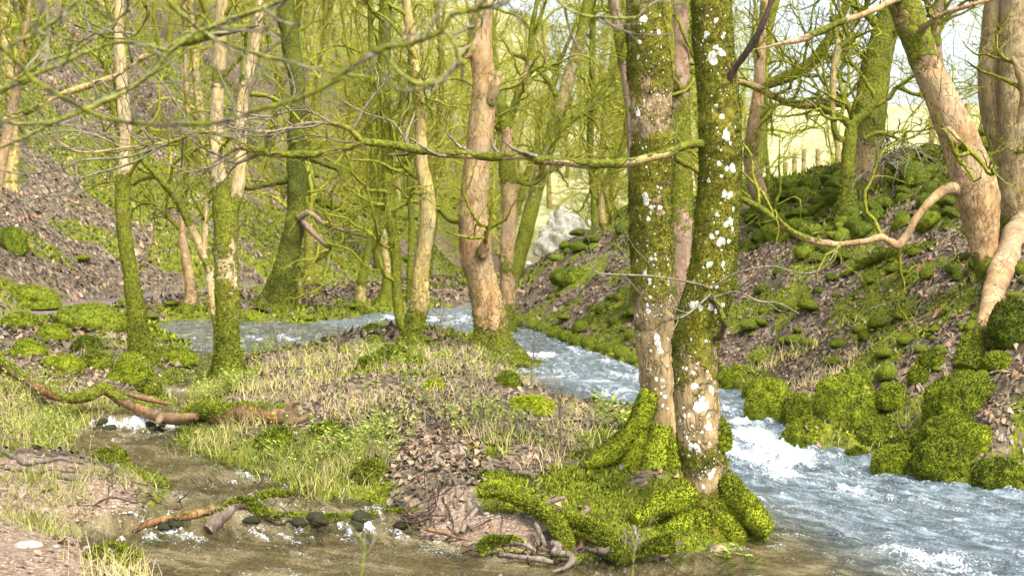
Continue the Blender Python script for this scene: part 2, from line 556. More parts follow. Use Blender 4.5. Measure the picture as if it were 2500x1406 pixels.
def ground_mat():
    m, t, b = mat('woodland_ground')
    co = coords(t)
    vo = t.nodes.new('ShaderNodeTexVoronoi'); vo.inputs['Scale'].default_value = 21
    t.links.new(co, vo.inputs['Vector'])
    sep = t.nodes.new('ShaderNodeSeparateColor'); t.links.new(vo.outputs['Color'], sep.inputs[0])
    lit = ramp(t, sep.outputs[0], [(0, (.036, .026, .018)), (.35, (.090, .068, .042)), (.7, (.165, .128, .080)), (1, (.26, .20, .12))])
    z = t.nodes.new('ShaderNodeAttribute'); z.attribute_name = 'zone'
    sz = t.nodes.new('ShaderNodeSeparateColor'); t.links.new(z.outputs['Color'], sz.inputs[0])
    n1 = noise(t, co, 5, 4, .6); n2 = noise(t, co, 26, 4, .65); n3 = noise(t, co, 1.2, 3, .5); n6 = noise(t, co, 75, 3, .6)
    mossc = ramp(t, mth(t, 'ADD', mth(t, 'MULTIPLY', n2, .6), mth(t, 'MULTIPLY', n1, .4)), [(.34, (.030, .036, .004)), (.5, (.115, .132, .009)), (.64, (.24, .25, .02))])
    sand = ramp(t, mth(t, 'ADD', mth(t, 'MULTIPLY', n2, .5), mth(t, 'MULTIPLY', n6, .5)), [(.36, (.07, .045, .03)), (.5, (.23, .16, .11)), (.64, (.46, .34, .24))])
    pathc = ramp(t, n2, [(.3, (.13, .095, .08)), (.7, (.25, .195, .17))])
    fieldc = ramp(t, mth(t, 'ADD', mth(t, 'MULTIPLY', n3, .6), mth(t, 'MULTIPLY', n1, .4)), [(.38, (.24, .26, .09)), (.5, (.44, .42, .18)), (.60, (.62, .56, .34))])
    def soft(a, lo=.42, hi=.58, k=.45):
        return ramp(t, mth(t, 'ADD', mth(t, 'MULTIPLY', a, 1 - k + .0), mth(t, 'MULTIPLY', n2, k)), [(lo, 0.), (hi, 1.)])
    c = mix(t, soft(sz.outputs[0]), lit, mossc)
    c = mix(t, soft(sz.outputs[1]), c, sand)
    c = mix(t, sz.outputs[2], c, pathc)
    c = mix(t, z.outputs['Alpha'], c, fieldc)
    t.links.new(c, b.inputs['Base Color'])
    b.inputs['Roughness'].default_value = .9
    h = mth(t, 'ADD', mth(t, 'MULTIPLY', vo.outputs['Distance'], .4), mth(t, 'ADD', n2, mth(t, 'MULTIPLY', n6, .4)))
    bump(t, b, h, .8, .035)
    return m
M['ground'] = ground_mat()

def water_mat():
    m, t, b = mat('stream_water')
    out = [n for n in t.nodes if n.type == 'OUTPUT_MATERIAL'][0]
    co = coords(t)
    sx = t.nodes.new('ShaderNodeSeparateXYZ'); t.links.new(co, sx.inputs[0])
    cb_ = t.nodes.new('ShaderNodeCombineXYZ'); t.links.new(mth(t, 'MULTIPLY', attr(t, 'flow'), 1.5), cb_.inputs[0]); t.links.new(mth(t, 'MULTIPLY', sx.outputs[1], .6), cb_.inputs[1])
    cs = cb_.outputs[0]
    depth = attr(t, 'deep'); foam_glint = attr(t, 'moss')
    n1 = noise(t, cs, 7, 4, .65, .6); n2 = noise(t, cs, 26, 4, .65, 1.2); n3 = noise(t, co, 70, 2, .6); n4 = noise(t, co, 2.2, 3, .5, .5)
    shallow = ramp(t, mth(t, 'ADD', mth(t, 'MULTIPLY', n4, .55), mth(t, 'MULTIPLY', n1, .45)), [(.38, (.030, .030, .012)), (.5, (.13, .115, .045)), (.62, (.40, .34, .19))])
    deep = ramp(t, n1, [(.3, (.045, .065, .072)), (.5, (.135, .175, .195)), (.70, (.38, .45, .49))])  # sky reflection painted in as the paler blue-grey stops
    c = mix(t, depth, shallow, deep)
    fo = mth(t, 'ADD', foam_glint, mth(t, 'MULTIPLY', mth(t, 'SUBTRACT', n2, .5), 1.6))
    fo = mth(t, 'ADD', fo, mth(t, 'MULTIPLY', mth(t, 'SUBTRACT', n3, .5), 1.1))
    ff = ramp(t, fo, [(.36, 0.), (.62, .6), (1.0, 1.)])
    c = mix(t, ff, c, (.88, .92, .95))  # white covers both foam and painted glints
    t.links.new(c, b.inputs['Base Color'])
    t.links.new(ramp(t, ff, [(0, .07), (1, .7)]), b.inputs['Roughness'])
    b.inputs['Specular IOR Level'].default_value = .6
    b.inputs['IOR'].default_value = 1.33
    bump(t, b, mth(t, 'ADD', n1, mth(t, 'ADD', mth(t, 'MULTIPLY', n2, .7), mth(t, 'MULTIPLY', n3, .25))), .9, .045)
    tr = t.nodes.new('ShaderNodeBsdfTransparent'); ms = t.nodes.new('ShaderNodeMixShader')
    tr.inputs[0].default_value = (.82, .80, .62, 1)
    f = mth(t, 'MULTIPLY', mth(t, 'SUBTRACT', 1.0, depth), mth(t, 'SUBTRACT', .5, mth(t, 'MULTIPLY', ff, .5)), True)
    t.links.new(f, ms.inputs[0]); t.links.new(b.outputs[0], ms.inputs[1]); t.links.new(tr.outputs[0], ms.inputs[2])
    t.links.new(ms.outputs[0], out.inputs[0])
    return m
M['water'] = water_mat()

# ------------------------------------------------------------------ ground sheet
def zpoly(pts, h=0):
    """photo outline -> plan outline on the terrain"""
    return np.array([gp(px, py)[:2] for px, py in pts])

Z_MOSS = zpoly([(1180, 1190), (1260, 1150), (1400, 1110), (1440, 1050), (1560, 960), (1800, 1100), (1900, 1300), (1760, 1335), (1640, 1330), (1550, 1305), (1440, 1268), (1340, 1245), (1240, 1222)])
Z_MOSS2 = zpoly([(440, 990), (560, 1020), (640, 1060), (760, 1050), (930, 1090), (940, 1200), (760, 1200), (640, 1140), (520, 1090), (430, 1060)])
Z_SAND = zpoly([(1000, 1235), (1180, 1225), (1260, 1240), (1330, 1300), (1420, 1345), (1500, 1370), (1180, 1360), (1040, 1310), (960, 1260)])
Z_SAND2 = zpoly([(-300, 1120), (60, 1110), (140, 1130), (330, 1160), (410, 1215), (330, 1280), (200, 1330), (340, 1390), (360, 1500), (-300, 1500)])
Z_LEAF = zpoly([(900, 1000), (1010, 960), (1090, 1030), (1150, 1100), (1150, 1230), (1000, 1240), (930, 1120)])
Z_GRASS = zpoly([(450, 925), (640, 880), (860, 850), (1100, 850), (1240, 900), (1330, 980), (1500, 1020), (1420, 1120), (1200, 1120), (980, 1050), (760, 1040), (560, 1000)])
Z_GRASS2 = zpoly([(-100, 930), (60, 940), (150, 990), (160, 1090), (80, 1110), (-100, 1100)])

def zones(x, y, z):
    w2 = .22 * (f2(x, y, 2.5, 3, 31) - .5) * 2
    k = lambda poly, s=.18: ss(s, -s, sdf(x, y, poly) + w2)
    xr = np.interp(y, _rey, _rex); tx = np.interp(y, TOE[:, 1], TOE[:, 0])
    right = x > xr; hill = x < tx
    pn = f2(x, y, 1.3, 4, 41); pn2 = f2(x, y, .35, 3, 43)
    dm = np.minimum(sdf(x, y, main_poly), sdf(x, y, left_poly))
    moss = ss(.50, .60, .55 * pn + .45 * pn2)
    moss = np.where(hill, .95 * ss(.44, .53, .55 * f2(x, y, 1.1, 4, 49) + .45 * pn2), moss)
    moss = np.where(right, ss(.47, .56, .7 * f2(x, y, 2.0, 4, 47) + .3 * pn2), moss)
    moss = np.where(right, np.maximum(moss * .95, ss(.45, .1, dm) * (y > 8)), moss)
    rz = np.interp(y, [0, 17, 24, 35, 45, 60], [3.2, 3.2, 2.75, 1.75, .85, .3])
    moss = np.where(right, np.maximum(moss, ss(.55, .95, (z - zw(x, y)) / rz + .25 * (pn - .5))), moss)
    mid = (~right) & (~hill)
    moss = np.where(mid, np.maximum(moss, .85 * ss(.5, .1, dm)), moss)
    moss = np.where(mid & (y > 18), ss(.44, .56, .5 * pn + .5 * pn2), moss)
    moss = np.maximum(moss, np.maximum(k(Z_MOSS), k(Z_MOSS2)) * ss(.30, .42, f2(x, y, 5, 3, 77)))
    moss = moss * (1 - k(Z_LEAF))
    sand = np.maximum(k(Z_SAND, .12) * (.62 + .6 * pn), k(Z_SAND2) * (.34 + .7 * pn))
    sand = np.maximum(sand, ss(.02, -.08, dm) * .9)
    moss = moss * (1 - .9 * np.clip(sand, 0, 1))
    dt = dist(x, y, TOE, False)
    path = ss(.62, .25, np.abs(np.where(hill, -dt, dt) - .5) + .6 * w2) * ss(20, 26, y) * (y < 62)
    field = np.where(right, ss(30, 40, y - 0 * x) * ss(3.5, 6, x - xr), 0)
    field = np.maximum(field, ss(58, 76, y) * (~hill))
    field = np.maximum(field, np.where(hill, ss(90, 150, y) * .5, 0))
    return moss, sand, path, field

def fan(smax, ns, y0, y1, ny, off=5.0, dense=1.6):
    u = np.linspace(-1, 1, ns)
    s = smax * np.sign(u) * (np.abs(u) * .45 + .55 * np.abs(u) ** 3)
    y = np.exp(np.linspace(math.log(y0 + off), math.log(y1 + off), ny)) - off
    Sg, Yg = np.meshgrid(s, y)
    X = Sg * (Yg + 6)
    return X, Yg

X, Y = fan(1.15, 400, -3, 320, 560, 6.0)
Zt = terrain(X, Y)
ny, ns = X.shape
idx = np.arange(ny * ns).reshape(ny, ns)
F = np.stack([idx[:-1, :-1], idx[:-1, 1:], idx[1:, 1:], idx[1:, :-1]], -1).reshape(-1, 4)
ac = Acc(); ac.add(np.stack([X.ravel(), Y.ravel(), Zt.ravel()], 1), F)
gm = mesh('ground', ac, M['ground'])
mo, sa, pa, fi = zones(X.ravel(), Y.ravel(), Zt.ravel())
ca = gm.color_attributes.new('zone', 'FLOAT_COLOR', 'POINT')
ca.data.foreach_set('color', np.stack([mo, sa, pa, fi], 1).astype(np.float32).ravel())
tag(link('ground', gm), kind='structure')

# ------------------------------------------------------------------ water sheet
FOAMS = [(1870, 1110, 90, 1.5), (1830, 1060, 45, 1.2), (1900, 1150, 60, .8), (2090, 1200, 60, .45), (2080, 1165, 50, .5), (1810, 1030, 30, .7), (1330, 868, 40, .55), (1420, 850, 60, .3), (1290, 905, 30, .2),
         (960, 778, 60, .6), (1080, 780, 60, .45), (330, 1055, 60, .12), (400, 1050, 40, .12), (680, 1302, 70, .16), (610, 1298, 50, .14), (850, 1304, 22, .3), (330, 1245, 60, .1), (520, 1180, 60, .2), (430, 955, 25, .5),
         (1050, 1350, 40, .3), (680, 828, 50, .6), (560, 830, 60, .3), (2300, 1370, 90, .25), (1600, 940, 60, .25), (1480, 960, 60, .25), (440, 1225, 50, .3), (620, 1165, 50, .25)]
u = np.linspace(-.43, .43, 620)
yy = np.exp(np.linspace(math.log(4.5), math.log(46), 760))
U, YY = np.meshgrid(u, yy)
XX = U * YY
shp = XX.shape
x, y = XX.ravel(), YY.ravel()
dmw = np.minimum(sdf(x, y, main_poly), sdf(x, y, left_poly))
foam_glint = np.zeros_like(x)
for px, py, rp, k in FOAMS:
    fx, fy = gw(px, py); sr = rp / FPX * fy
    foam_glint += k * np.exp(-(((x - fx) / sr) ** 2 + ((y - fy) / (sr * 1.5)) ** 2))
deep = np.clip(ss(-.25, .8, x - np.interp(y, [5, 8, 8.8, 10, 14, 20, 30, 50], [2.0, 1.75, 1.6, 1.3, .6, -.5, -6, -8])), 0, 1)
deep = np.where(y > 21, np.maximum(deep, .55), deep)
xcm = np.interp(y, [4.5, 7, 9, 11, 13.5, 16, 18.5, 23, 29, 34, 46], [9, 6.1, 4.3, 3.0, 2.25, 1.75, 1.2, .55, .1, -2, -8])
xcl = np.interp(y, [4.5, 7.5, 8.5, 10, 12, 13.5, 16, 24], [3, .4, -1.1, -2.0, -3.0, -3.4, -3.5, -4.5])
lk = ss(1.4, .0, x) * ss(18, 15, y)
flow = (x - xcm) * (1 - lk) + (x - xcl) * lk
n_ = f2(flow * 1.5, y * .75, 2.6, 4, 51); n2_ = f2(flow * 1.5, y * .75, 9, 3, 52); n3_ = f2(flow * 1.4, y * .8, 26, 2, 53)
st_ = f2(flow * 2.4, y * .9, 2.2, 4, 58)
foam_glint *= .35 + 1.0 * ss(.38, .62, st_)
foam_glint += (1 - deep) * (.20 * ss(.54, .68, n2_) + .12 * ss(.5, .62, n3_))  # painted ripple highlights on the side stream, carried in the foam mask
foam_glint += deep * (.30 * ss(.52, .66, st_) * ss(.40, .6, n_) + .20 * ss(.5, .68, n2_) + .10 * ss(.5, .65, n3_))  # foam streaks, plus fine white glints painted on the main stream
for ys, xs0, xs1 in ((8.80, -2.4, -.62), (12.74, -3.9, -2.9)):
    foam_glint += .62 * np.exp(-((y - ys) / .06) ** 2) * ss(.46, .66, f2(x, 0 * x, 6.5, 3, 71)) * (x > xs0) * (x < xs1)
    foam_glint += .30 * np.exp(-((y - ys + .2) / .18) ** 2) * ss(.48, .68, n2_) * (x > xs0) * (x < xs1)
near = ss(36, 8, y)
amp = (.010 + .012 * deep + .055 * np.clip(foam_glint, 0, 1)) * (.4 + .6 * near)
wzv = zw(x, y) + amp * (2 * n2_ - 1) * 1.3 + amp * .5 * (2 * n3_ - 1) + (.02 * deep + .04 * np.clip(foam_glint, 0, 1)) * (2 * n_ - 1)
idx = np.arange(x.size).reshape(shp)
F = np.stack([idx[:-1, :-1], idx[:-1, 1:], idx[1:, 1:], idx[1:, :-1]], -1).reshape(-1, 4)
keep = (dmw[F].min(1) < .25)
F = F[keep]
used = np.unique(F); re = np.full(x.size, -1); re[used] = np.arange(len(used))
ac = Acc(); ac.add(np.stack([x, y, wzv], 1)[used], re[F], np.clip(foam_glint, 0, 1.3)[used])
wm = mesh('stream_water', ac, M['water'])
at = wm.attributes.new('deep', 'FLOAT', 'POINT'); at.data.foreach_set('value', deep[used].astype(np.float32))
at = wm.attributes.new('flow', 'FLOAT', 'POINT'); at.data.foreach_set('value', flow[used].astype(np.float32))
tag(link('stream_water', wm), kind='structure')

# ------------------------------------------------------------------ fuzz: moss fronds on any surface
def tri_of(F):
    return np.vstack([F[:, [0, 1, 2]], F[:, [0, 2, 3]]]) if F.shape[1] == 4 else F

def fuzz(V, F, n, ln, wd, rng, maskf=None, up=.35, jit=.6):
    """n tiny leaning triangles standing on the surface"""
    T = tri_of(F)
    a, b, c = V[T[:, 0]], V[T[:, 1]], V[T[:, 2]]
    cr = np.cross(b - a, c - a); ar = np.linalg.norm(cr, axis=1) / 2
    nn = cr / (2 * ar[:, None] + 1e-12)
    if maskf is not None:
        ar = ar * maskf((a + b + c) / 3, nn)
    if ar.sum() <= 0: return np.zeros((0, 3)), np.zeros((0, 3), int), np.zeros(0)
    i = rng.choice(len(T), n, p=ar / ar.sum())
    r1 = np.sqrt(rng.random(n))[:, None]; r2 = rng.random(n)[:, None]
    p = a[i] * (1 - r1) + b[i] * r1 * (1 - r2) + c[i] * r1 * r2
    d = norm(nn[i] + rng.normal(0, jit, (n, 3)) + np.array([0, 0, up]))
    t = norm(np.cross(d, rng.normal(0, 1, (n, 3))))
    L = (ln * rng.uniform(.5, 1.3, n))[:, None]; W = (wd * rng.uniform(.6, 1.3, n))[:, None]
    p = p - nn[i] * L * .15
    v = np.stack([p - t * W * .5, p + t * W * .5, p + d * L], 1).reshape(-1, 3)
    f = np.arange(3 * n).reshape(n, 3)
    tint = np.repeat(rng.random(n), 3)
    return v, f, tint

# ------------------------------------------------------------------ boulders
def ico(sub):
    import bmesh
    bm = bmesh.new(); bmesh.ops.create_icosphere(bm, subdivisions=sub, radius=1)
    V = np.array([v.co[:] for v in bm.verts]); F = np.array([[v.index for v in f.verts] for f in bm.faces]); bm.free()
    return V, F
ICO = {k: ico(k) for k in (2, 3, 4, 5)}

def rock_shape(sub, seed, lump=.26, cells=2.8):
    V, F = ICO[sub]
    n = fbm(V * 1.3 + seed * 3.1, 2, seed) - .5
    bil = np.abs(fbm(V * cells + seed * 7.7, 2, seed + 3) - .5) * 2
    fine = 1.6 * (fbm(V * 5 + seed, 3, seed + 9) - .5)
    r = 1 + lump * 1.7 * n + lump * .9 * (.35 - bil) + .10 * fine
    W = V * r[:, None]
    W[:, 2] = np.where(W[:, 2] < -.35, -.35 + (W[:, 2] + .35) * .25, W[:, 2])
    return W, F

TOPS = []
def boulder(px, py, wpx, hpx, label, m='moss', name='mossy_boulder', cat='boulder', group=None, Y=None, sub=4, fz=5000, seed=None, stretch=1.0, under=.25, fl=.028, loc=None):
    """px, py = centre of the base line in the photo, wpx/hpx = width/height"""
    p = gp(px, py) if loc is None else np.array(loc)
    if Y is not None: p = np.array([P(px, py, Y)[0], Y, float(terrain(P(px, py, Y)[0], Y))])
    s = p[1] / FPX
    rx = wpx * s / 2; h = hpx * s
    seed = int(px * 7 + py) % 997 if seed is None else seed
    V, F = rock_shape(sub, seed)
    rng = np.random.default_rng(seed)
    rz = h / 1.15
    V = V * np.array([rx, rx * .85 * stretch, rz])
    c = np.array([p[0], p[1] + rx * .6, p[2] + rz * .2 - under * rz * .3])
    root = empty(name, (c[0], c[1], c[2] - rz * .3), label, cat, group)
    tone = rng.uniform(-.10, .22)
    ac = Acc(); ac.add(V + c, F, .5 + tone)
    if loc is None:
        up = np.nonzero((V[:, 2] > rz * .45) & (f2(V[:, 0], V[:, 1], 9, 2, seed) > .5))[0]
        if len(up):
            q = (V + c)[rng.choice(up, int(rng.integers(2, 10)))]
            TOPS.append(q)
    part('stone', ac, M[m], root)
    fa = Acc()
    v, f, t = fuzz(V + c, F, fz, fl, .011 * max(1, p[1] / 13), rng, lambda q, n: (n[:, 2] > -.35) * 1.0)
    fa.add(v, f, t + tone)
    part('moss_cover', fa, M[m], root, smooth=False, kind='stuff')
    return root

BOULD = [
 (1885, 1037, 118, 105, 'squarish green mossy boulder standing in the white water, leftmost of the right bank', 'moss', 9000),
 (1958, 1030, 90, 72, 'round mossy boulder wedged behind the low sloping stone', 'moss', 5000),
 (2088, 1050, 175, 150, 'largest lumpy moss boulder with small ivy leaves at the stream edge', 'moss', 12000),
 (1978, 1085, 120, 62, 'low sloping mossy stone at the water with pale grass on its side', 'moss', 5000),
 (2095, 1125, 62, 34, 'small mossy stone sitting alone in the shallow water', 'mossd', 2500),
 (2366, 1025, 195, 130, 'large domed moss boulder with a broken pale stub at the foot of the leaning log', 'moss', 12000),
 (2170, 1085, 130, 70, 'long mossy stone between the big lumpy boulder and the waterside tussock', 'moss', 5000),
 (2340, 1075, 150, 62, 'flat mossy stone in front of the domed boulder', 'moss', 6000),
 (2185, 1150, 100, 62, 'rounded mossy stone jutting into the water below the dry grass', 'moss', 5000),
 (2310, 1170, 170, 98, 'broad shaggy moss boulder at the water edge', 'moss', 9000),
 (2450, 1185, 130, 70, 'mossy stone at the water edge beside the right edge of the photo', 'moss', 6000),
 (2235, 1112, 130, 60, 'mossy stone above the jutting waterside stone', 'moss', 5000),
 (2390, 1110, 130, 70, 'moss hump behind the broad shaggy boulder', 'moss', 5000),
 (2185, 990, 80, 60, 'yellowish mossy stone right of the largest lumpy boulder', 'moss', 4000),
 (1800, 945, 90, 50, 'mossy stone at the stream edge just right of the spotted trunk', 'moss', 4000),
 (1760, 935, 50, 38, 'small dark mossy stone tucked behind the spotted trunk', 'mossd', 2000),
 (1845, 965, 60, 40, 'small round mossy stone left of the squarish boulder', 'moss', 2500),
 (2280, 905, 70, 45, 'moss cushion on the leaf slope left of the leaning log foot', 'moss', 3000),
 (2250, 940, 60, 40, 'lower moss cushion on the leaf slope left of the domed boulder', 'moss', 3000),
 (2490, 835, 130, 110, 'big dark mossy boulder on the bank at the right edge of the photo', 'mossd', 9000),
 (2450, 900, 80, 40, 'low moss cushion below the dark bank boulder', 'moss', 3000),
 (1310, 905, 60, 26, 'low mossy stone beside the flared root of the peach trunk', 'moss', 2500),
 # island
 (955, 888, 95, 50, 'largest round moss hummock on the island below the forked trunk', 'moss', 5000),
 (900, 900, 55, 34, 'smaller moss hummock left of the largest island hummock', 'moss', 3000),
 (1020, 893, 50, 26, 'little moss hummock right of the largest island hummock', 'moss', 2000),
 (1060, 955, 55, 34, 'yellow green moss cushion among leaves in the middle of the island', 'mossb', 2500),
 (905, 815, 50, 26, 'moss topped stone at the far edge of the island by the riffle', 'moss', 2000),
 (1240, 940, 60, 36, 'moss hummock on the island edge by the fallen branch', 'moss', 2500),
 (800, 1062, 90, 30, 'moss hummock behind the root end of the rotten log', 'moss', 3500),
 (905, 1180, 90, 52, 'moss cushion on the island bank above the log weir', 'moss', 4500),
 (680, 1100, 120, 55, 'mossy bank hump overhanging the small stream', 'moss', 5000),
 (1300, 1010, 110, 46, 'bright moss cushion among grass on the island', 'mossb', 4500),
 # left side
 (310, 935, 110, 75, 'tall moss cushion at the foot of the left slender trunk', 'moss', 6000),
 (230, 900, 90, 45, 'moss cushion left of the slender trunk foot', 'moss', 3500),
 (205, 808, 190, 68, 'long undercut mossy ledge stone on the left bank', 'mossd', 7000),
 (60, 745, 150, 50, 'mossy slab on the far left bank below the path', 'moss', 5000),
 (40, 800, 90, 44, 'moss cushion at the left edge below the mossy slab', 'moss', 3500),
 (120, 830, 90, 42, 'moss cushion below the left end of the undercut ledge', 'moss', 3500),
 (60, 870, 90, 40, 'low moss cushion near the left edge above the fallen branch', 'moss', 3500),
 (145, 905, 100, 44, 'wide moss cushion above the fallen branch', 'moss', 3500),
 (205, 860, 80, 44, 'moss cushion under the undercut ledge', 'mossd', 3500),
 (355, 960, 70, 34, 'small moss cushion by the narrow run of the side stream', 'moss', 3000),
 (420, 890, 120, 44, 'leafy moss hummock between the left trunk and the upper pool', 'moss', 4000),
 (20, 610, 80, 70, 'dark mossy rock on the hillside at the left edge', 'mossd', 2500),
 (260, 1130, 90, 34, 'small moss topped root plate on the left mud', 'moss', 4000),
 (375, 1335, 60, 24, 'dark mossy stone in the bottom pool below the log weir', 'mossd', 2500),
 (430, 1300, 60, 26, 'mossy stone under the reddish weir stick', 'mossd', 2000),
 (265, 1380, 130, 46, 'grassy moss hump at the bottom edge of the left mud bank', 'moss', 5000),
 (1065, 1352, 36, 14, 'tiny moss tipped stone in the bottom pool', 'moss', 1200),
 # far middle
 (1395, 690, 100, 42, 'dark moss mound on the far crest of the right bank', 'mossd', 3000),
 (605, 790, 80, 36, 'far moss mound on the shore behind the forked pale trunk', 'moss', 2500),
 (880, 765, 36, 20, 'round moss stone at the foot of the crooked far trunk', 'mossd', 1500),
]
for (px, py, wp, hp, lab, m, fz) in BOULD:
    boulder(px, py, wp * .96, hp * .88, lab, m, fz=int(fz * 1.3), fl=.021)

# rows of rounded stones lining the far right edge of the stream, shared shapes
def share_rocks(n, m, fz, seed0, sub=3):
    L = []
    for k in range(n):
        V, F = rock_shape(sub, seed0 + k, .30)
        V = V * np.array([1, .85, .75])
        rng = np.random.default_rng(seed0 + k)
        a = Acc(); a.add(V, F, .5)
        v, f, t = fuzz(V, F, fz, .10, .05, rng, lambda q, n: (n[:, 2] > -.3) * 1.0)
        b = Acc(); b.add(v, f, t)
        L.append((mesh('mossy_stone', a, M[m]), mesh('moss_cover', b, M[m], smooth=False)))
    return L
RK = share_rocks(5, 'moss', 1500, 300)
RKD = share_rocks(5, 'mossd', 1500, 400)
def place_rock(pool, loc, r, name, label, cat, group, rz=None, sq=1.0):
    k = int(R.integers(0, len(pool)))
    o = link(name, pool[k][0]); o.location = loc; o.scale = (r, r, r * sq)
    o.rotation_euler = (R.uniform(-.2, .2), R.uniform(-.2, .2), R.uniform(0, 6.28) if rz is None else rz)
    tag(o, label, cat, group)
    c = link('moss_cover', pool[k][1], o); c['kind'] = 'stuff'
    return o
edge = [(1262, 797), (1290, 803), (1320, 812), (1350, 824), (1378, 834), (1405, 843), (1432, 851), (1460, 860), (1488, 868), (1516, 877), (1545, 890), (1275, 790), (1335, 812), (1395, 832), (1450, 850), (1500, 868)]
for px, py in edge:
    gx, gy = gw(px, py)
    r = R.uniform(20, 27) / FPX * gy
    place_rock(RK, (gx + r * .3, gy + r * .5, float(zw(np.array(gx), np.array(gy))) + r * .35), r, 'mossy_stone', 'round mossy stone in the row lining the far side of the main stream', 'stone', 'mossy stones lining the stream edge')
# small cushions scattered on the right bank leaf slope
cnt = 0
while cnt < 150:
    px, py = R.uniform(1300, 2500), R.uniform(560, 930)
    p = gp(px, py)
    if p[0] < np.interp(p[1], _rey, _rex) + .3 or p[1] > 34: continue
    r = (9 + 24 * R.random() ** 2) / FPX * p[1]
    if p[1] > 22: r *= .8
    hi = py < 330 + abs(px - 2250) * .25 + 330
    place_rock(RKD if (hi and R.random() < .6) else RK, (p[0], p[1], p[2] + r * .15), r, 'moss_cushion', 'small moss cushion among dead leaves on the right bank slope', 'moss', 'moss cushions on the right bank', sq=R.uniform(.55, 1.25))
    cnt += 1
cnt = 0
while cnt < 70:
    px, py = R.uniform(-40, 1150), R.uniform(640, 880)
    p = gp(px, py)
    if min(sdf(p[:1], p[1:2], main_poly)[0], sdf(p[:1], p[1:2], left_poly)[0]) < .15 or p[1] > 48: continue
    if abs(dist(p[:1], p[1:2], TOE, False)[0]) < .9: continue
    r = R.uniform(12, 26) / FPX * p[1]
    place_rock(RK, (p[0], p[1], p[2] + r * .1), r, 'moss_cushion', 'small moss cushion on the level ground between the path and the streams', 'moss', 'moss cushions on the left shore', sq=R.uniform(.5, .8))
    cnt += 1
# mossy scree on the far hillside
cnt = 0
while cnt < 90:
    px, py = R.normal(900, 75), R.normal(500, 65)
    if py > 640 or py < 380 or px > 1130: continue
    p = gp(px, py)
    r = R.uniform(9, 20) / FPX * p[1]
    place_rock(RK if R.random() < .5 else RKD, (p[0], p[1], p[2] + r * .1), r, 'mossy_rock', 'mossy rock in the green scree on the hillside behind the thin trunks', 'rock', 'mossy rocks of the hillside scree', sq=R.uniform(.6, .9))
    cnt += 1

# ------------------------------------------------------------------ mossy rubble wall on the right crest
wall_pts = []
for px, Yw in [(1830, 26.5), (1900, 25.2), (1990, 23.8), (2080, 22.3), (2180, 20.8), (2290, 19.3), (2400, 18.0), (2520, 16.8), (2620, 15.8)]:
    a, b = ray(px, 400); wall_pts.append((a * Yw, Yw, 0))
wl = catmull(wall_pts, 200)
wroot = empty('rubble_wall', (wl[100, 0], wl[100, 1], float(terrain(wl[100, 0], wl[100, 1]))), 'long tumbled stone wall smothered in dark green moss along the crest of the right bank', 'wall')
cl = lambda px: np.interp(px, [1820, 1900, 2000, 2080, 2180, 2300, 2560], [515, 455, 435, 402, 345, 322, 300])
nst = 0
while nst < 285:
    px = R.uniform(1825, 2600)
    if px > 2140 and R.random() < .25: continue
    dep = R.random() ** 1.3
    py = cl(px) + 8 + dep * np.interp(px, [1825, 2000, 2200, 2600], [95, 150, 210, 300])
    q = gp(px, py)
    if q[1] > 34: continue
    r = .06 + .15 * R.random() ** 1.6
    k = int(R.integers(0, 5)); PL = RK if R.random() < .3 else RKD
    o = link('stone', PL[k][0], wroot)
    o.location = Vector(q) + Vector((0, 0, -r * .1)) - Vector(wroot.location); o.scale = (r * R.uniform(.8, 1.35), r * R.uniform(.8, 1.2), r * R.uniform(.7, 1.15))
    o.rotation_euler = (R.uniform(-.9, .9), R.uniform(-.9, .9), R.uniform(0, 6.28))
    c = link('moss_cover', PL[k][1], o); c['kind'] = 'stuff'
    nst += 1

# pale limestone face beyond the bend
def rock_face():
    V, F = rock_shape(5, 812, .30, 3.5)
    Yf = 68
    V = V * np.array([1.5, 1.6, 1.9])
    V = V + (fbm(V * 2.2, 4, 61) - .5)[:, None] * .9 * norm(V)
    c = np.array([P(1385, 600, Yf)[0], Yf, P(1350, 612, Yf)[2]])
    a = Acc(); a.add(V, F)
    m, t, b = mat('pale_limestone')
    n = noise(t, coords(t), 2.6, 6, .7)
    t.links.new(ramp(t, n, [(.34, (.30, .29, .14)), (.44, (.66, .62, .48)), (.58, (.82, .80, .72))]), b.inputs['Base Color'])
    bump(t, b, n, 1, .3)
    o = link('limestone_outcrop', mesh('limestone_outcrop', a, m), loc=c)
    tag(o, 'pale sunlit limestone outcrop beyond the bend of the stream', 'rock')
rock_face()

# ------------------------------------------------------------------ trees traced limb by limb
def conv(pts, Y, ymul=None):
    """(px, py, r_px[, dY[, moss]]) -> world points, radii, moss"""
    W, Rr, Mo = [], [], []
    for q in pts:
        dY = q[3] if len(q) > 3 else 0
        W.append(P(q[0], q[1], Y + dY)); Rr.append(q[2] / FPX * (Y + dY)); Mo.append(q[4] if len(q) > 4 else .5)
    return np.array(W), np.array(Rr), np.array(Mo)

def limb_geo(pts, Y, n, sides, seed, mdef=None, **kw):
    W, Rr, Mo = conv(pts, Y)
    c = catmull(W, n)
    u = np.linspace(0, len(W) - 1, n)
    r = np.interp(u, range(len(W)), Rr); mo = np.interp(u, range(len(W)), Mo if mdef is None else np.full(len(W), mdef))
    V, F, cap, s = big_tube(c, r, sides, seed=seed, **kw)
    A = np.interp(s, np.linspace(0, 1, n), mo)
    return c, r, V, F, cap, A

def topmoss(V, c, sides, A, k=.25):
    """moss sits on the upper side"""
    n = len(c)
    d = V[:n * sides] - np.repeat(c, sides, 0)
    up = d[:, 2] / (np.linalg.norm(d, axis=1) + 1e-9)
    A = A.copy(); A[:n * sides] += k * up
    return A

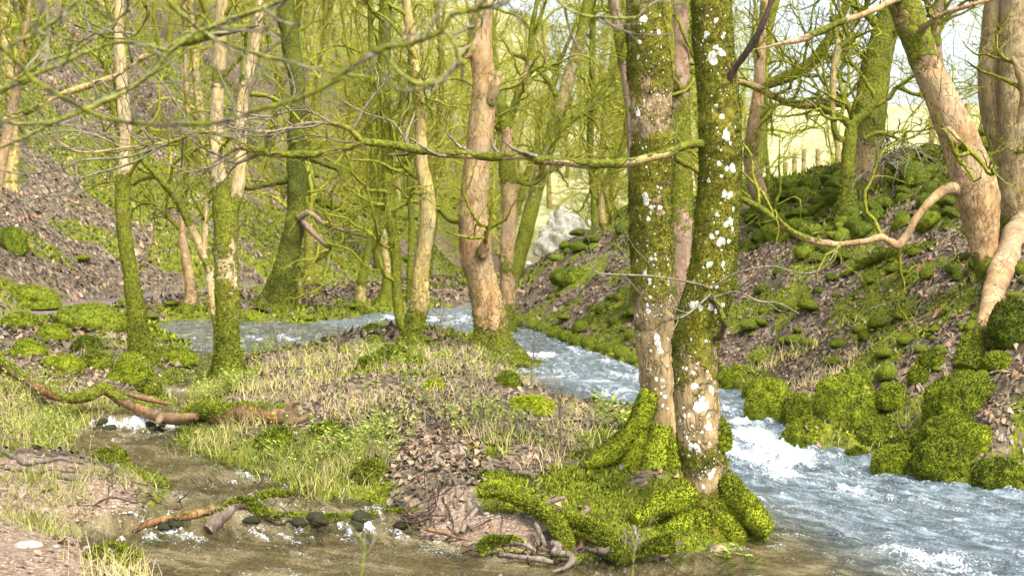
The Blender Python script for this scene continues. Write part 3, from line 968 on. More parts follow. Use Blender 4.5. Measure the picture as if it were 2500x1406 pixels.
def tree(name, label, mt, Y, trunk, limbs=(), twigs=None, seed=1, n=60, sides=20, flare=(.6, .3, 4), group=None, cat='tree', tw='twig', fz=0, lump=.05):
    base = P(trunk[0][0], trunk[0][1], Y)
    gz = float(terrain(base[0], base[1]))
    rng = np.random.default_rng(seed)
    c, r, V, F, cap, A = limb_geo(trunk, Y, n, sides, seed, lump=lump, flare=flare)
    root = empty(name, (base[0], base[1], min(gz, base[2] + .2)), label, cat, group)
    # run the foot of the trunk into the ground
    if base[2] > gz - .05:
        foot = np.array([[base[0], base[1], gz - .12]])
        c = np.vstack([foot, c]); r = np.concatenate([[r[0] * 1.02], r])
        V, F, cap, s = big_tube(c, r, sides, seed=seed, lump=lump, flare=flare)
        A = np.interp(s, np.linspace(0, 1, len(c)), np.concatenate([[trunk[0][4] if len(trunk[0]) > 4 else .5], np.interp(np.linspace(0, 1, len(c) - 1), np.linspace(0, 1, len(trunk)), [q[4] if len(q) > 4 else .5 for q in trunk])]))
    hgt = V[:, 2] - gz
    A = np.maximum(A, 1.0 * np.exp(-np.maximum(hgt, 0) / .22))
    a = Acc(); a.add(V, F, A); a.add(V, cap, A)
    o = part('trunk', a, M[mt], root)
    LP, LR = [c[len(c) // 3:]], [r[len(r) // 3:]]
    for li, L in enumerate(limbs):
        nn = L.get('n', 26); sd = L.get('sides', 10)
        c2, r2, V2, F2, cap2, A2 = limb_geo(L['p'], Y, nn, sd, seed + li + 1, lump=.05)
        A2 = topmoss(V2, c2, sd, A2)
        a = Acc(); a.add(V2, F2, A2); a.add(V2, cap2, A2)
        part('limb', a, M[L.get('m', mt)], root)
        LP.append(c2); LR.append(r2)
    if twigs:
        a = Acc()
        cnt = len(LP)
        T = np.stack([catmull(p, 20) for p in LP]); TR = np.stack([np.interp(np.linspace(0, 1, 20), np.linspace(0, 1, len(q)), q) for q in LR])
        twigset(a, T, np.minimum(TR, .05), rng, twigs)
        part('twigs', a, M[tw], root, kind='stuff')
    if fz:
        fa = Acc()
        def mk(q, nrm):
            hh = q[:, 2] - gz
            return np.clip(np.exp(-np.maximum(hh, 0) / .4) * 1.4, 0, 1)
        v, f, t = fuzz(V, F, fz, .03, .012 * max(1, Y / 12), rng, mk)
        fa.add(v, f, t)
        part('moss_cover', fa, M['moss'], root, smooth=False, kind='stuff')
    return root, V, F, A, c, r

# ---- the two hero trunks
HY = 8.68
T1 = [(1740, 1330, 92, 0, 1.2), (1735, 1270, 74, 0, 1.2), (1728, 1215, 58, 0, 1.0), (1722, 1170, 54, 0, .30), (1716, 1120, 53, 0, .75), (1706, 1040, 54, 0, .42), (1700, 950, 54, 0, .55), (1697, 880, 54, 0, .62), (1705, 790, 55, 0, .8),
      (1733, 700, 57, 0, .88), (1746, 600, 55, 0, .82), (1754, 500, 54, 0, .9), (1757, 420, 52, 0, .92), (1758, 350, 52, 0, .8), (1757, 270, 51, 0, .74), (1750, 200, 48, 0, .98), (1742, 120, 47, 0, .85), (1737, 50, 47, 0, .85), (1733, -80, 46, 0, .85), (1725, -400, 42, 0, .8)]
L_long = [(1722, 356, 13, -.02, .9), (1700, 352, 11, -.10, .9), (1660, 362, 9.5, -.18, .75), (1610, 380, 10, -.24, .55), (1560, 392, 9.5, -.26, .35), (1500, 400, 11, -.25, .9), (1450, 401, 11, -.24, .85), (1380, 396, 9.5, -.22, .5), (1320, 389, 12, -.2, .95),
          (1270, 381, 9, -.18, .5), (1200, 383, 10.5, -.15, .85), (1120, 376, 10, -.1, .6), (1050, 372, 10, -.05, .85), (970, 356, 10, 0, .95), (900, 348, 9, 0, .9), (878, 353, 8, 0, .7), (800, 372, 8, 0, .7), (740, 378, 9, 0, .85), (660, 373, 8.5, 0, .85), (605, 362, 8, 0, .6), (575, 342, 6, 0, .6),
          (540, 330, 5, 0, .9), (480, 322, 5, 0, .8), (430, 343, 5.5, 0, .9), (370, 352, 4, 0, .5), (300, 362, 3.5, 0, .4), (200, 372, 2.6, 0, .3), (130, 340, 2, 0, .3), (60, 318, 1.5, 0, .3)]
L_up = [(885, 350, 8, 0, .8), (862, 325, 7, 0, .8), (845, 312, 6.5, 0, .8), (800, 300, 5.5, 0, .5), (740, 303, 5, 0, .4), (680, 320, 3.4, 0, .4), (620, 318, 2.5, 0, .3), (560, 300, 2, 0, .3)]
L_dark = [(1758, 240, 18, .0, 1.0), (1772, 212, 15, -.05, .95), (1785, 185, 10, -.10, .1), (1810, 145, 8, -.18, .1), (1842, 98, 8, -.26, .15), (1865, 50, 7, -.32, .2), (1890, -20, 7, -.38, .2), (1905, -120, 6, -.4, .2)]
L_low = [(1730, 722, 8, -.12, .5), (1750, 740, 7, -.18, .5), (1765, 775, 7.5, -.22, .7), (1768, 800, 6, -.2, .6), (1755, 822, 8, -.15, .6), (1744, 828, 6, -.10, .5)]
L_lt1 = [(1735, 718, 4, -.14, .3), (1705, 745, 3.4, -.2, .1), (1670, 772, 3, -.25, 0), (1640, 778, 2, -.3, 0)]
L_rt = [(1745, 725, 3.5, -.15, .1), (1800, 712, 2.6, -.2, 0), (1850, 735, 2.2, -.25, 0), (1900, 740, 2.2, -.25, 0), (1950, 765, 1.8, -.25, 0)]
L_rt2 = [(1740, 702, 3, -.15, 0), (1790, 670, 2.2, -.2, 0), (1880, 650, 2.2, -.25, 0), (1960, 668, 2, -.28, 0), (2015, 650, 1.8, -.3, 0), (2060, 575, 1.4, -.3, 0)]
L_rt3 = [(1735, 705, 3, -.12, 0), (1690, 690, 2.4, -.25, 0), (1600, 675, 2.2, -.3, 0), (1500, 670, 2.2, -.3, 0), (1455, 665, 1.8, -.3, 0), (1440, 640, 1.3, -.3, 0)]
hero1, hV, hF, hA, hc, hr = tree('spotted_tree', 'thick mossy trunk covered with round white lichen spots, right one of the foreground pair', 'hero', HY, T1,
    [dict(p=L_long, n=150, sides=12, m='olive'), dict(p=L_up, n=30, sides=8), dict(p=L_dark, n=24, sides=10, m='dark'), dict(p=L_low, n=20, sides=10, m='dark'),
     dict(p=L_lt1, n=14, sides=6, m='greytwig'), dict(p=L_rt, n=18, sides=6, m='greytwig'), dict(p=L_rt2, n=22, sides=6, m='greytwig'), dict(p=L_rt3, n=22, sides=6, m='greytwig')],
    seed=3, n=260, sides=56, flare=(.35, .16, 5), lump=.03)
T1 = [(q[0], q[1], q[2], q[3], q[4] if q[4] > 1 else q[4] * .86) for q in T1]
T2 = [(1628, 1180, 92, 0, 1.2), (1625, 1100, 60, 0, 1.1), (1622, 1050, 48, 0, .35), (1615, 960, 49, 0, .30), (1606, 860, 51, 0, .45), (1600, 760, 53, 0, .62), (1596, 690, 53, 0, .85), (1591, 600, 53, 0, .86), (1588, 500, 52, 0, .84), (1590, 420, 54, 0, .88), (1597, 365, 58, 0, .95),
      (1593, 320, 54, 0, .65), (1588, 250, 50, 0, .62), (1586, 180, 54, 0, .9), (1580, 100, 50, 0, .86), (1572, 30, 44, 0, .8), (1568, -60, 42, 0, .8), (1560, -350, 38, 0, .8)]
L_s2 = [(1612, 330, 20, .05, 1.1), (1625, 200, 20, .08, 1.2), (1626, 100, 21, .1, 1.2), (1622, 20, 19, .1, 1.1), (1618, -100, 16, .1, 1.0)]
T2 = [(q[0], q[1], q[2], q[3], q[4] if q[4] > 1 else q[4] * .86) for q in T2]
hero2, gV, gF, gA, gc, gr = tree('pale_spotted_tree', 'grey brown trunk with peeling bare bark, left one of the foreground pair', 'hero', 9.75, T2,
    [dict(p=L_s2, n=50, sides=18, m='hero'), dict(p=[(1642, 385, 10, 0, 1), (1660, 395, 7, .0, 1), (1690, 410, 6, .1, .9), (1735, 440, 6, .3, .9)], n=16, sides=8)],
    seed=8, n=220, sides=48, flare=(.55, .22, 4), lump=.03)

# moss fronds on the mossy stretches of the hero trunks
for root, V, F, A, Yh, n_ in ((hero1, hV, hF, hA, HY, 60000), (hero2, gV, gF, gA, 9.75, 42000)):
    T = tri_of(F); am = A[T].mean(1)
    nz_ = fbm(V[T].mean(1) * 7, 3, 91)
    def mk(q, nrm, am=am, nz_=nz_):
        return ss(.1, .35, nz_ * 1.5 + am * 1.3 - 1.4 - .0)
    v, f, t = fuzz(V, F, n_, .016, .007, np.random.default_rng(5), mk, up=-.2, jit=.8)
    a = Acc(); a.add(v, f, t * .55)
    part('moss_cover', a, M['moss'], root, smooth=False, kind='stuff')

# lichen discs laid on the bark
def lichens(root, V, F, spots, xr, ylist, nsm, seed):
    bvh = BVHTree.FromPolygons([tuple(v) for v in V], [tuple(int(i) for i in f) for f in F])
    rng = np.random.default_rng(seed)
    cam0 = Vector((0, 0, CAMH))
    def disc(px, py, rp):
        a, b = ray(px, py)
        h = bvh.ray_cast(cam0, Vector((a, 1, b)).normalized())
        if h[0] is None: return None
        nrm = h[1].normalized()
        if nrm.dot(Vector((a, 1, b))) > 0: nrm = -nrm
        if -nrm.dot(Vector((a, 1, b)).normalized()) < .25: return None
        rw = rp / FPX * h[0].y
        tx = nrm.cross(Vector((0, 0, 1))).normalized(); tz = tx.cross(nrm)
        k = 14
        pts = [h[0] + nrm * .0022]; ph = rng.uniform(0, 6.28, 3)
        r0 = rw * rng.uniform(.85, 1.15)
        for ring, rr in ((0, .6), (1, 1.0)):
            for i in range(k):
                an = i / k * 6.283
                q = r0 * rr * (1 + .16 * math.sin(2 * an + ph[0]) + .12 * math.sin(3 * an + ph[1]) + .08 * math.sin(5 * an + ph[2]) + (.0 if ring == 0 else 1) * rng.uniform(-.07, .07))
                s = h[0] + tx * math.cos(an) * q + tz * math.sin(an) * q * 1.15
                hh = bvh.ray_cast(s + nrm * .08, -nrm, .2)
                pts.append((hh[0] if hh[0] else s) + nrm * (.0020 if ring == 0 else .0006))
        f = [(0, 1 + i, 1 + (i + 1) % k) for i in range(k)]
        f2_ = [(1 + i, 1 + k + i, 1 + k + (i + 1) % k) for i in range(k)] + [(1 + i, 1 + k + (i + 1) % k, 1 + (i + 1) % k) for i in range(k)]
        return np.array([tuple(p) for p in pts]), np.array(f + f2_)
    for (px, py, rp) in spots:
        d = disc(px, py, rp)
        if d is None: continue
        a = Acc(); a.add(*d, .5); part('lichen_patch', a, M['lichen'], root)
    a = Acc()
    for _ in range(nsm):
        py = rng.uniform(*ylist)
        px = rng.uniform(*xr(py))
        d = disc(px, py, abs(rng.normal(0, 1.0)) + .9)
        if d: a.add(*d, .5)
    part('lichen_specks', a, M['lichen'], root, kind='stuff')
SP1 = [(1748, 50, 5), (1725, 85, 7), (1740, 143, 13), (1761, 129, 9), (1748, 116, 6), (1765, 90, 5), (1768, 82, 4), (1773, 325, 8), (1774, 335, 9), (1783, 350, 5), (1749, 258, 5), (1763, 285, 5), (1762, 285, 6), (1756, 400, 7), (1788, 411, 9), (1730, 441, 6), (1774, 412, 5), (1768, 474, 7), (1778, 480, 6),
       (1784, 475, 5), (1790, 510, 5), (1752, 525, 5), (1784, 540, 8), (1773, 547, 7), (1751, 568, 4), (1737, 577, 6), (1788, 560, 4), (1760, 590, 9), (1780, 590, 7), (1765, 644, 5), (1768, 660, 3), (1733, 645, 7), (1690, 745, 7), (1700, 740, 5), (1710, 752, 6), (1765, 745, 7), (1750, 700, 5), (1735, 750, 8), (1747, 760, 5),
       (1693, 910, 5), (1695, 943, 9), (1737, 950, 8), (1714, 976, 9), (1705, 993, 11), (1722, 992, 9), (1706, 1002, 6), (1668, 996, 4), (1682, 1013, 5), (1730, 1014, 5), (1730, 1042, 9), (1690, 1040, 3), (1686, 1090, 8), (1703, 1094, 8), (1681, 1113, 5), (1735, 1160, 8), (1742, 1149, 5), (1708, 1166, 4), (1717, 1188, 5), (1668, 1108, 3), (1677, 1068, 4), (1675, 900, 5), (1667, 898, 4), (1672, 1015, 4), (1697, 1085, 3), (1714, 1055, 4)]
SP2 = [(1571, 47, 10), (1608, 80, 6), (1562, 103, 5), (1558, 140, 5), (1558, 276, 7), (1576, 480, 9), (1578, 492, 8), (1590, 507, 6), (1611, 507, 6), (1583, 535, 5), (1588, 520, 4), (1589, 633, 5), (1556, 636, 4), (1574, 668, 7), (1585, 683, 5), (1603, 822, 8), (1607, 840, 9), (1611, 857, 8), (1580, 745, 5), (1583, 760, 6), (1588, 725, 4), (1556, 770, 4),
       (1602, 925, 5), (1617, 928, 5), (1616, 945, 4), (1614, 960, 3), (1624, 968, 5), (1618, 990, 4), (1630, 997, 3), (1600, 950, 3)]
lichens(hero1, hV, hF, SP1, lambda y: (1640, 1810), (20, 1180), 430, 1)
lichens(hero2, gV, gF, SP2, lambda y: (1535, 1655), (20, 1000), 230, 2)

# twigs at the end of the long limb
def twigs_on(root, px_pts, Y, levels, seed, mt='greytwig', moss=.25):
    W = np.stack([catmull(conv(p, Y)[0], 20) for p in px_pts]); Rr = np.stack([np.interp(np.linspace(0, 1, 20), np.linspace(0, 1, len(p)), conv(p, Y)[1]) for p in px_pts])
    a = Acc(); rng = np.random.default_rng(seed)
    twigset(a, W, Rr, rng, levels, moss)
    part('twigs', a, M[mt], root, kind='stuff')
twigs_on(hero1, [L_long[15:], L_long[19:], L_up, L_up[3:], L_long[22:]], HY, [(34, .62, 12, .2, .05, 5, .0030), (100, .34, 9, .24, .06, 4, .0020), (160, .16, 6, .24, .05, 3, .0015)], 12)
twigs_on(hero1, [L_rt, L_rt2, L_rt3, L_lt1], HY, [(16, .35, 8, .16, .05, 4, .003), (20, .15, 6, .2, .05, 3, .002)], 13, moss=0)
twigs_on(hero1, [L_long[2:15]], HY, [(6, .25, 8, .2, .1, 4, .003), (6, .12, 6, .2, .05, 3, .002)], 14, moss=.4)
LT = [[(430, 343, 4), (350, 372, 3.4), (300, 385, 3), (200, 392, 2.6), (150, 412, 2), (60, 425, 2), (0, 415, 2)],
      [(410, 345, 3.5), (330, 395, 3), (200, 435, 2.6), (190, 445, 2.6), (185, 400, 2), (190, 392, 2)],
      [(200, 435, 2.4), (170, 470, 2.2), (110, 480, 2), (60, 490, 2), (20, 465, 1.6)],
      [(600, 350, 3), (570, 380, 2.4), (520, 405, 2.2), (460, 420, 2), (400, 395, 1.8)],
      [(470, 322, 3), (440, 270, 2.4), (380, 180, 2), (330, 130, 2)],
      [(620, 320, 2.6), (680, 270, 2.2), (720, 225, 2), (700, 150, 1.6)],
      [(860, 320, 4), (900, 250, 3), (950, 190, 2.4), (970, 150, 1.8)],
      [(830, 310, 3), (740, 270, 2.4), (640, 285, 2.2), (540, 260, 2)],
      [(1000, 360, 3), (960, 300, 2.4), (900, 280, 2.2), (840, 250, 2)],
      [(880, 348, 3), (830, 345, 2.4), (760, 330, 2), (690, 345, 2)],
      [(300, 362, 3), (230, 330, 2.4), (150, 320, 2), (60, 345, 2)]]
for k, L in enumerate(LT):
    c2, r2, V2, F2, cap2, A2 = limb_geo([(*q, 0, .35) for q in L], HY, 26, 6, 50 + k, lump=.03, fine=.002)
    a = Acc(); a.add(V2, F2, A2); part('branch', a, M['greytwig'], hero1)
twigs_on(hero1, [[(*q, 0, .3) for q in L] for L in LT], HY, [(60, .30, 8, .22, .05, 4, .0019), (110, .14, 6, .24, .05, 3, .0014)], 15)

# ---- mossy roots of the hero pair
ROOTS = [[(1750, 1230, 40), (1800, 1235, 42), (1840, 1262, 34), (1880, 1300, 16)], [(1740, 1250, 45), (1780, 1290, 40), (1800, 1325, 20)], [(1700, 1260, 45), (1650, 1290, 36), (1600, 1330, 18)],
         [(1760, 1180, 28), (1785, 1190, 26), (1800, 1225, 22), (1830, 1250, 16)], [(1680, 1210, 40), (1620, 1230, 34), (1550, 1270, 20)], [(1720, 1250, 44), (1725, 1310, 40), (1735, 1345, 20)]]
for k, L in enumerate(ROOTS):
    c2, r2, V2, F2, cap2, A2 = limb_geo([(*q, -.18 * i / (len(L) - 1) - .06, 1.2) for i, q in enumerate(L)], HY, 24, 18, 70 + k, lump=.14, lsc=7)
    a = Acc(); a.add(V2, F2, 1.3); a.add(V2, cap2, 1.3)
    o = part('root', a, M['moss'], hero1)
    v, f, t = fuzz(V2, F2, 7000, .02, .009, np.random.default_rng(k))
    a = Acc(); a.add(v, f, t); q = part('moss_cover', a, M['moss'], hero1, smooth=False, kind='stuff')
for k, L in enumerate([[(1598, 960, 16), (1572, 1010, 24), (1540, 1060, 28), (1490, 1105, 26), (1430, 1135, 12)], [(1580, 950, 12), (1562, 1010, 20), (1552, 1080, 30), (1530, 1150, 26), (1500, 1190, 12)], [(1612, 1040, 30), (1605, 1100, 38), (1590, 1160, 34), (1570, 1220, 16)], [(1640, 1070, 26), (1650, 1130, 34), (1640, 1200, 24)]]):
    c2, r2, V2, F2, cap2, A2 = limb_geo([(*q, -.15 * i / (len(L) - 1), 1.2) for i, q in enumerate(L)], 9.65, 24, 18, 90 + k, lump=.14, lsc=7)
    a = Acc(); a.add(V2, F2, 1.3); a.add(V2, cap2, 1.3)
    part('root', a, M['moss'], hero2)
    v, f, t = fuzz(V2, F2, 6000, .022, .009, np.random.default_rng(20 + k))
    a = Acc(); a.add(v, f, t); part('moss_cover', a, M['moss'], hero2, smooth=False, kind='stuff')
# knob on the right flank
boulder(1752, 1075, 52, 62, 'x', 'moss', loc=(P(1752, 1075, 8.7)[0], 8.60, P(1752, 1080, 8.7)[2]), fz=2500, seed=5)
kn = [o for o in C.objects if o.get('label') == 'x'][0]
for ch in list(kn.children):
    ch.parent = hero1; ch.location = Vector(kn.location) - Vector(hero1.location); ch.name = 'burl' if ch.name.startswith('stone') else 'moss_cover'
bpy.data.objects.remove(kn)

TW_MID = [(24, 1.7, 16, .28, .06, 5, .012), (100, .9, 12, .34, .03, 4, .0075), (320, .45, 8, .38, .02, 3, .005)]
TW_LOW = [(13, 1.2, 14, .26, .05, 4, .009), (55, .6, 10, .32, .03, 3, .0055), (140, .3, 7, .36, .02, 3, .004)]
TREES = [
 ('birch', 'x', 0, 0, [], [], None),
]
def Tm(lab, mt, base, trunk, limbs=(), tw=TW_MID, seed=1, sides=18, flare=(.6, .3, 4), fz=2500, Y=None, name='bare_tree', n=60, twm='twig', lump=.05):
    if Y is None:
        Y = gp(*base)[1] + .15
    return tree(name, lab, mt, Y, [q if len(q) > 3 else (*q, 0, .5) for q in trunk], [dict(p=[q if len(q) > 3 else (*q, 0, .8) for q in L], n=max(18, 5 * len(L)), sides=9) for L in limbs], tw, seed=seed, n=n, sides=sides, flare=flare, fz=fz, tw=twm, lump=lump)

# T3 peach trunk
Tm('tall pinkish bare barked trunk with broken stubs in the middle of the island', 'peach', (1200, 868),
   [(1205, 865, 46, 0, 1.1), (1203, 830, 38, 0, .9), (1198, 780, 36, 0, .5), (1182, 710, 36, 0, .2), (1165, 640, 38, 0, .05), (1158, 570, 38, 0, .15), (1155, 520, 35, 0, .1), (1160, 440, 32, 0, .25), (1170, 350, 32, 0, .0), (1176, 290, 32, 0, .1), (1182, 240, 31, 0, .55), (1182, 190, 28, 0, .1), (1172, 110, 28, 0, 0), (1180, 20, 23, 0, .1), (1190, -80, 20, 0, .3), (1200, -300, 16, 0, .5)],
   [[(1195, 250, 16, -.1, .8), (1210, 210, 12, -.2, .3), (1217, 175, 7, -.25, 0)], [(1175, 620, 16, -.25, .8), (1188, 590, 12, -.35, .4), (1190, 562, 9, -.4, 0)], [(1140, 530, 14, 0, .6), (1100, 535, 9, 0, 1), (1070, 500, 8, 0, 1), (1055, 440, 7, 0, 1), (1045, 380, 6, 0, .8)],
    [(1190, 120, 10, 0, .2), (1165, 100, 9, -.1, .2), (1150, 130, 8, -.1, .2), (1135, 140, 6, -.1, .2)]], seed=31, sides=28, n=110, flare=(1.1, .32, 4), fz=7000, tw=TW_LOW)
Tm('pink and green blotched trunk with a bulbous moss fork behind the tall pinkish trunk', 'peach', (1238, 820),
   [(1236, 818, 24, 0, 1.1), (1236, 770, 20, 0, .9), (1240, 720, 18, 0, .3), (1238, 650, 18, 0, .75), (1240, 580, 18, 0, .2), (1245, 520, 17, 0, .15), (1242, 470, 19, 0, .2), (1240, 430, 22, 0, 1), (1236, 390, 19, 0, .9), (1235, 340, 16, 0, .1), (1228, 300, 24, 0, 1.1), (1222, 270, 24, 0, 1.2), (1212, 240, 15, 0, 1.1), (1208, 180, 10, 0, .8), (1200, 60, 8, 0, .8), (1195, -100, 6, 0, .8)],
   [[(1230, 300, 16, 0, 1.2), (1252, 270, 11, 0, 1), (1270, 210, 10, 0, .7), (1285, 180, 9, 0, .2), (1295, 130, 9, 0, .9), (1300, 60, 7, 0, .9), (1312, 0, 6, 0, .8), (1320, -100, 5, 0, .8)], [(1260, 440, 8), (1300, 450, 6), (1340, 420, 5), (1400, 380, 4)]], seed=32, Y=24.5, sides=20, n=90)
# T5 forked
Tm('yellowish trunk forking low on the island, left of the pinkish trunk', 'olive', (1005, 855),
   [(1005, 858, 28, 0, 1.2), (1005, 820, 24, 0, 1.2), (1014, 780, 22, 0, .8), (1026, 730, 23, 0, .3), (1026, 680, 20, 0, .35), (1036, 600, 20, 0, .4), (1045, 530, 21, 0, .25), (1040, 460, 19, 0, .3), (1030, 400, 15, 0, .3), (1026, 300, 14, 0, .3), (1018, 200, 13, 0, .6), (1008, 120, 13, 0, .4), (995, 30, 12, 0, .3), (985, -80, 11, 0, .4), (975, -300, 9, 0, .4)],
   [[(1000, 820, 17, 0, 1.2), (978, 780, 14, 0, .9), (968, 700, 12, 0, .7), (966, 620, 13, 0, .8), (952, 520, 14, 0, .9), (945, 420, 14, 0, .9), (943, 330, 14, 0, .95), (938, 200, 14, 0, .95), (942, 80, 12, 0, .9), (948, -60, 11, 0, .9), (950, -250, 9, 0, .9)],
    [(1030, 440, 8), (1000, 420, 7), (975, 380, 6), (965, 340, 5)]], seed=33, sides=20, n=90, fz=4000)
# T6
Tm('pale cream trunk splitting into two upright stems at mid height beside the side stream', 'tan', (560, 925),
   [(558, 935, 38, 0, 1.3), (557, 900, 30, 0, 1.2), (556, 850, 27, 0, .9), (556, 780, 27, 0, .74), (554, 700, 28, 0, .66), (552, 620, 30, 0, .64), (552, 560, 29, 0, .8), (548, 510, 29, 0, .95), (538, 460, 20, 0, .8), (530, 400, 17, 0, .1), (528, 340, 16, 0, .15), (530, 260, 16, 0, .25), (534, 190, 16, 0, .75), (538, 130, 15, 0, .2), (541, 40, 14, 0, .2), (545, -60, 12, 0, .3), (550, -280, 9, 0, .5)],
   [[(558, 530, 22, 0, .9), (572, 490, 18, 0, .9), (583, 430, 16, 0, .1), (586, 350, 15, 0, .05), (590, 270, 15, 0, .1), (600, 200, 14, 0, .7), (618, 130, 13, 0, .25), (628, 60, 12, 0, .2), (635, -30, 10, 0, .4), (640, -250, 8, 0, .4)]], seed=34, sides=26, n=110, fz=6000, tw=TW_LOW)
# T7
Tm('slim curved trunk, mossy below and peach above, rising from the left moss cushion', 'tan', (345, 890),
   [(355, 925, 36, 0, 1.3), (350, 880, 30, 0, 1.3), (340, 820, 24, 0, 1.2), (332, 760, 21, 0, 1.15), (324, 700, 20, 0, 1.1), (314, 640, 18, 0, 1), (305, 580, 18, 0, .8), (300, 520, 18, 0, .75), (300, 460, 18, 0, .85), (305, 420, 17, 0, .6), (307, 370, 16, 0, .05), (306, 310, 15, 0, .1), (300, 240, 15, 0, .05), (294, 160, 14, 0, .1), (290, 80, 12, 0, .1), (292, 0, 11, 0, .1), (300, -120, 9, 0, .3), (310, -300, 7, 0, .4)],
   [[(298, 330, 9, 0, .7), (280, 270, 7, 0, .9), (265, 210, 6, 0, .8), (255, 150, 5, 0, .8)]], seed=35, sides=22, n=100, fz=4500, tw=TW_LOW)
# T8 leaning slender
Tm('thin mossy stem leaning left, with a pale dead prong, beside the forked pale trunk', 'tan', (525, 760),
   [(530, 800, 10, 0, .8), (518, 720, 10, 0, .3), (508, 650, 11, 0, .7), (495, 620, 11, 0, .6), (475, 570, 10, 0, .3), (455, 530, 10, 0, .9), (430, 480, 11, 0, 1), (408, 455, 12, 0, 1.1), (380, 425, 8, 0, 1), (350, 395, 7, 0, .8), (330, 360, 6, 0, .8), (290, 310, 5, 0, .8), (262, 255, 4, 0, .8)],
   [[(500, 610, 7, 0, 0), (500, 560, 7, 0, 0), (505, 500, 6, 0, 0), (512, 480, 5, 0, 0)]], seed=36, Y=18.5, sides=12, n=60, fz=0, tw=TW_LOW, flare=None)
# T9
Tm('thin pinkish brown stem with a mossy foot at the left shore', 'peach', (450, 765),
   [(455, 765, 18, 0, 1.2), (466, 730, 13, 0, .4), (462, 680, 12, 0, .0), (452, 620, 11, 0, .0), (445, 570, 9, 0, .1), (448, 500, 8, 0, .6), (455, 430, 8, 0, .7), (460, 330, 7, 0, .7), (455, 200, 7, 0, .6), (450, 80, 6, 0, .6), (448, -60, 5, 0, .6)],
   [[(440, 560, 6), (400, 520, 5), (360, 480, 4), (340, 440, 3)]], seed=37, sides=14, fz=1500)
# T10
Tm('dark shaggy moss covered trunk standing at the foot of the hillside', 'shaggy', (700, 755),
   [(672, 760, 44, 0, 1.2), (685, 715, 34, 0, .9), (698, 650, 28, 0, .75), (712, 590, 24, 0, .85), (722, 520, 23, 0, .9), (725, 450, 23, 0, .95), (722, 380, 21, 0, .95), (724, 300, 20, 0, .75), (728, 220, 18, 0, .8), (712, 120, 22, 0, .9), (700, 40, 22, 0, .9), (695, -80, 20, 0, .9), (690, -300, 16, 0, .8)],
   [[(730, 530, 11, -.2, .5), (755, 520, 7, -.3, .3), (790, 545, 6, -.3, .3), (830, 560, 5, -.3, .5), (900, 580, 4, -.3, .7)], [(740, 540, 9, -.2, .1), (770, 575, 7, -.3, .2), (800, 600, 6, -.3, .6), (805, 610, 5, -.3, .8), (770, 640, 4, -.3, .8)], [(700, 440, 10), (650, 450, 8), (600, 460, 7), (550, 450, 5)],
    [(740, 380, 9), (790, 400, 7), (830, 420, 6), (800, 470, 5, 0, 0)]], seed=38, sides=24, n=90, fz=5000, lump=.16)
# T11 left edge
Tm('narrow peach coloured trunk leaning right at the left edge of the photo', 'peach', None,
   [(-70, 720, 18, 0, .9), (-30, 560, 15, 0, .3), (5, 390, 13, 0, .1), (22, 310, 12, 0, .0), (38, 230, 12, 0, .0), (55, 130, 10, 0, .1), (65, 40, 8, 0, .2), (75, -60, 7, 0, .3)], [], seed=39, Y=26, sides=14, fz=0)
# thin far stems
Tm('crooked far trunk with a mossy elbow near its foot', 'olive', (880, 748), [(880, 752, 17, 0, 1.2), (880, 720, 11, 0, .2), (885, 680, 12, 0, .9), (898, 620, 9, 0, .8), (904, 560, 8, 0, .8), (910, 470, 8, 0, .8), (912, 380, 8, 0, .8), (908, 250, 7, 0, .8), (905, 100, 6, 0, .8), (900, -60, 5, 0, .8)], [], seed=40, sides=12, fz=900, n=50)
Tm('green far trunk with a wide mossy foot behind the low fork', 'olive', (940, 748), [(935, 752, 22, 0, 1.3), (942, 715, 14, 0, 1.2), (945, 660, 9, 0, .5), (936, 580, 9, 0, .6), (930, 450, 9, 0, .9), (925, 300, 8, 0, .9), (930, 150, 8, 0, .9), (935, -60, 7, 0, .9)], [], seed=41, sides=12, fz=900, n=50)
Tm('straight thin green stem between the low fork and the pinkish trunk', 'olive', (1000, 742), [(1003, 745, 12, 0, 1.2), (1002, 650, 8, 0, .7), (1005, 560, 8, 0, .8), (1000, 440, 7, 0, .8), (1002, 300, 7, 0, .8), (1000, -60, 6, 0, .8)], [], seed=42, sides=10, fz=600, n=50)
Tm('leaning far trunk, mossy on its left and pale grey on its right side', 'buff', (1262, 700), [(1245, 735, 24, 0, 1.2), (1255, 670, 20, 0, .95), (1280, 580, 19, 0, .9), (1305, 480, 18, 0, .7), (1330, 390, 17, 0, .5), (1350, 320, 17, 0, .9), (1375, 240, 16, 0, .4), (1400, 150, 15, 0, .6), (1425, 60, 13, 0, .8), (1450, -60, 12, 0, .8)],
   [[(1350, 330, 10), (1400, 290, 9), (1450, 250, 7), (1500, 190, 6)], [(1370, 260, 9), (1340, 200, 7), (1290, 150, 6), (1250, 130, 5)]], seed=43, Y=33, sides=16, n=70, fz=0)
Tm('slim far trunk pair member on the dark crest left of the foreground pair', 'olive', (1480, 650), [(1470, 660, 12, 0, 1.1), (1480, 590, 11, 0, .7), (1470, 520, 10, 0, .2), (1478, 450, 9, 0, .7), (1500, 400, 8, 0, .8), (1530, 330, 7, 0, .8), (1550, 250, 6, 0, .8)], [[(1475, 560, 7), (1500, 530, 6), (1540, 500, 5)]], seed=44, Y=31, sides=12, n=50, fz=0)
Tm('upright far stem left of the slim crest trunk', 'olive', None, [(1455, 665, 11, 0, 1.1), (1452, 580, 9, 0, .8), (1450, 480, 9, 0, .8), (1440, 350, 8, 0, .8), (1445, 200, 8, 0, .8), (1450, -60, 7, 0, .8)], [], seed=45, Y=34, sides=12, n=50, fz=0)
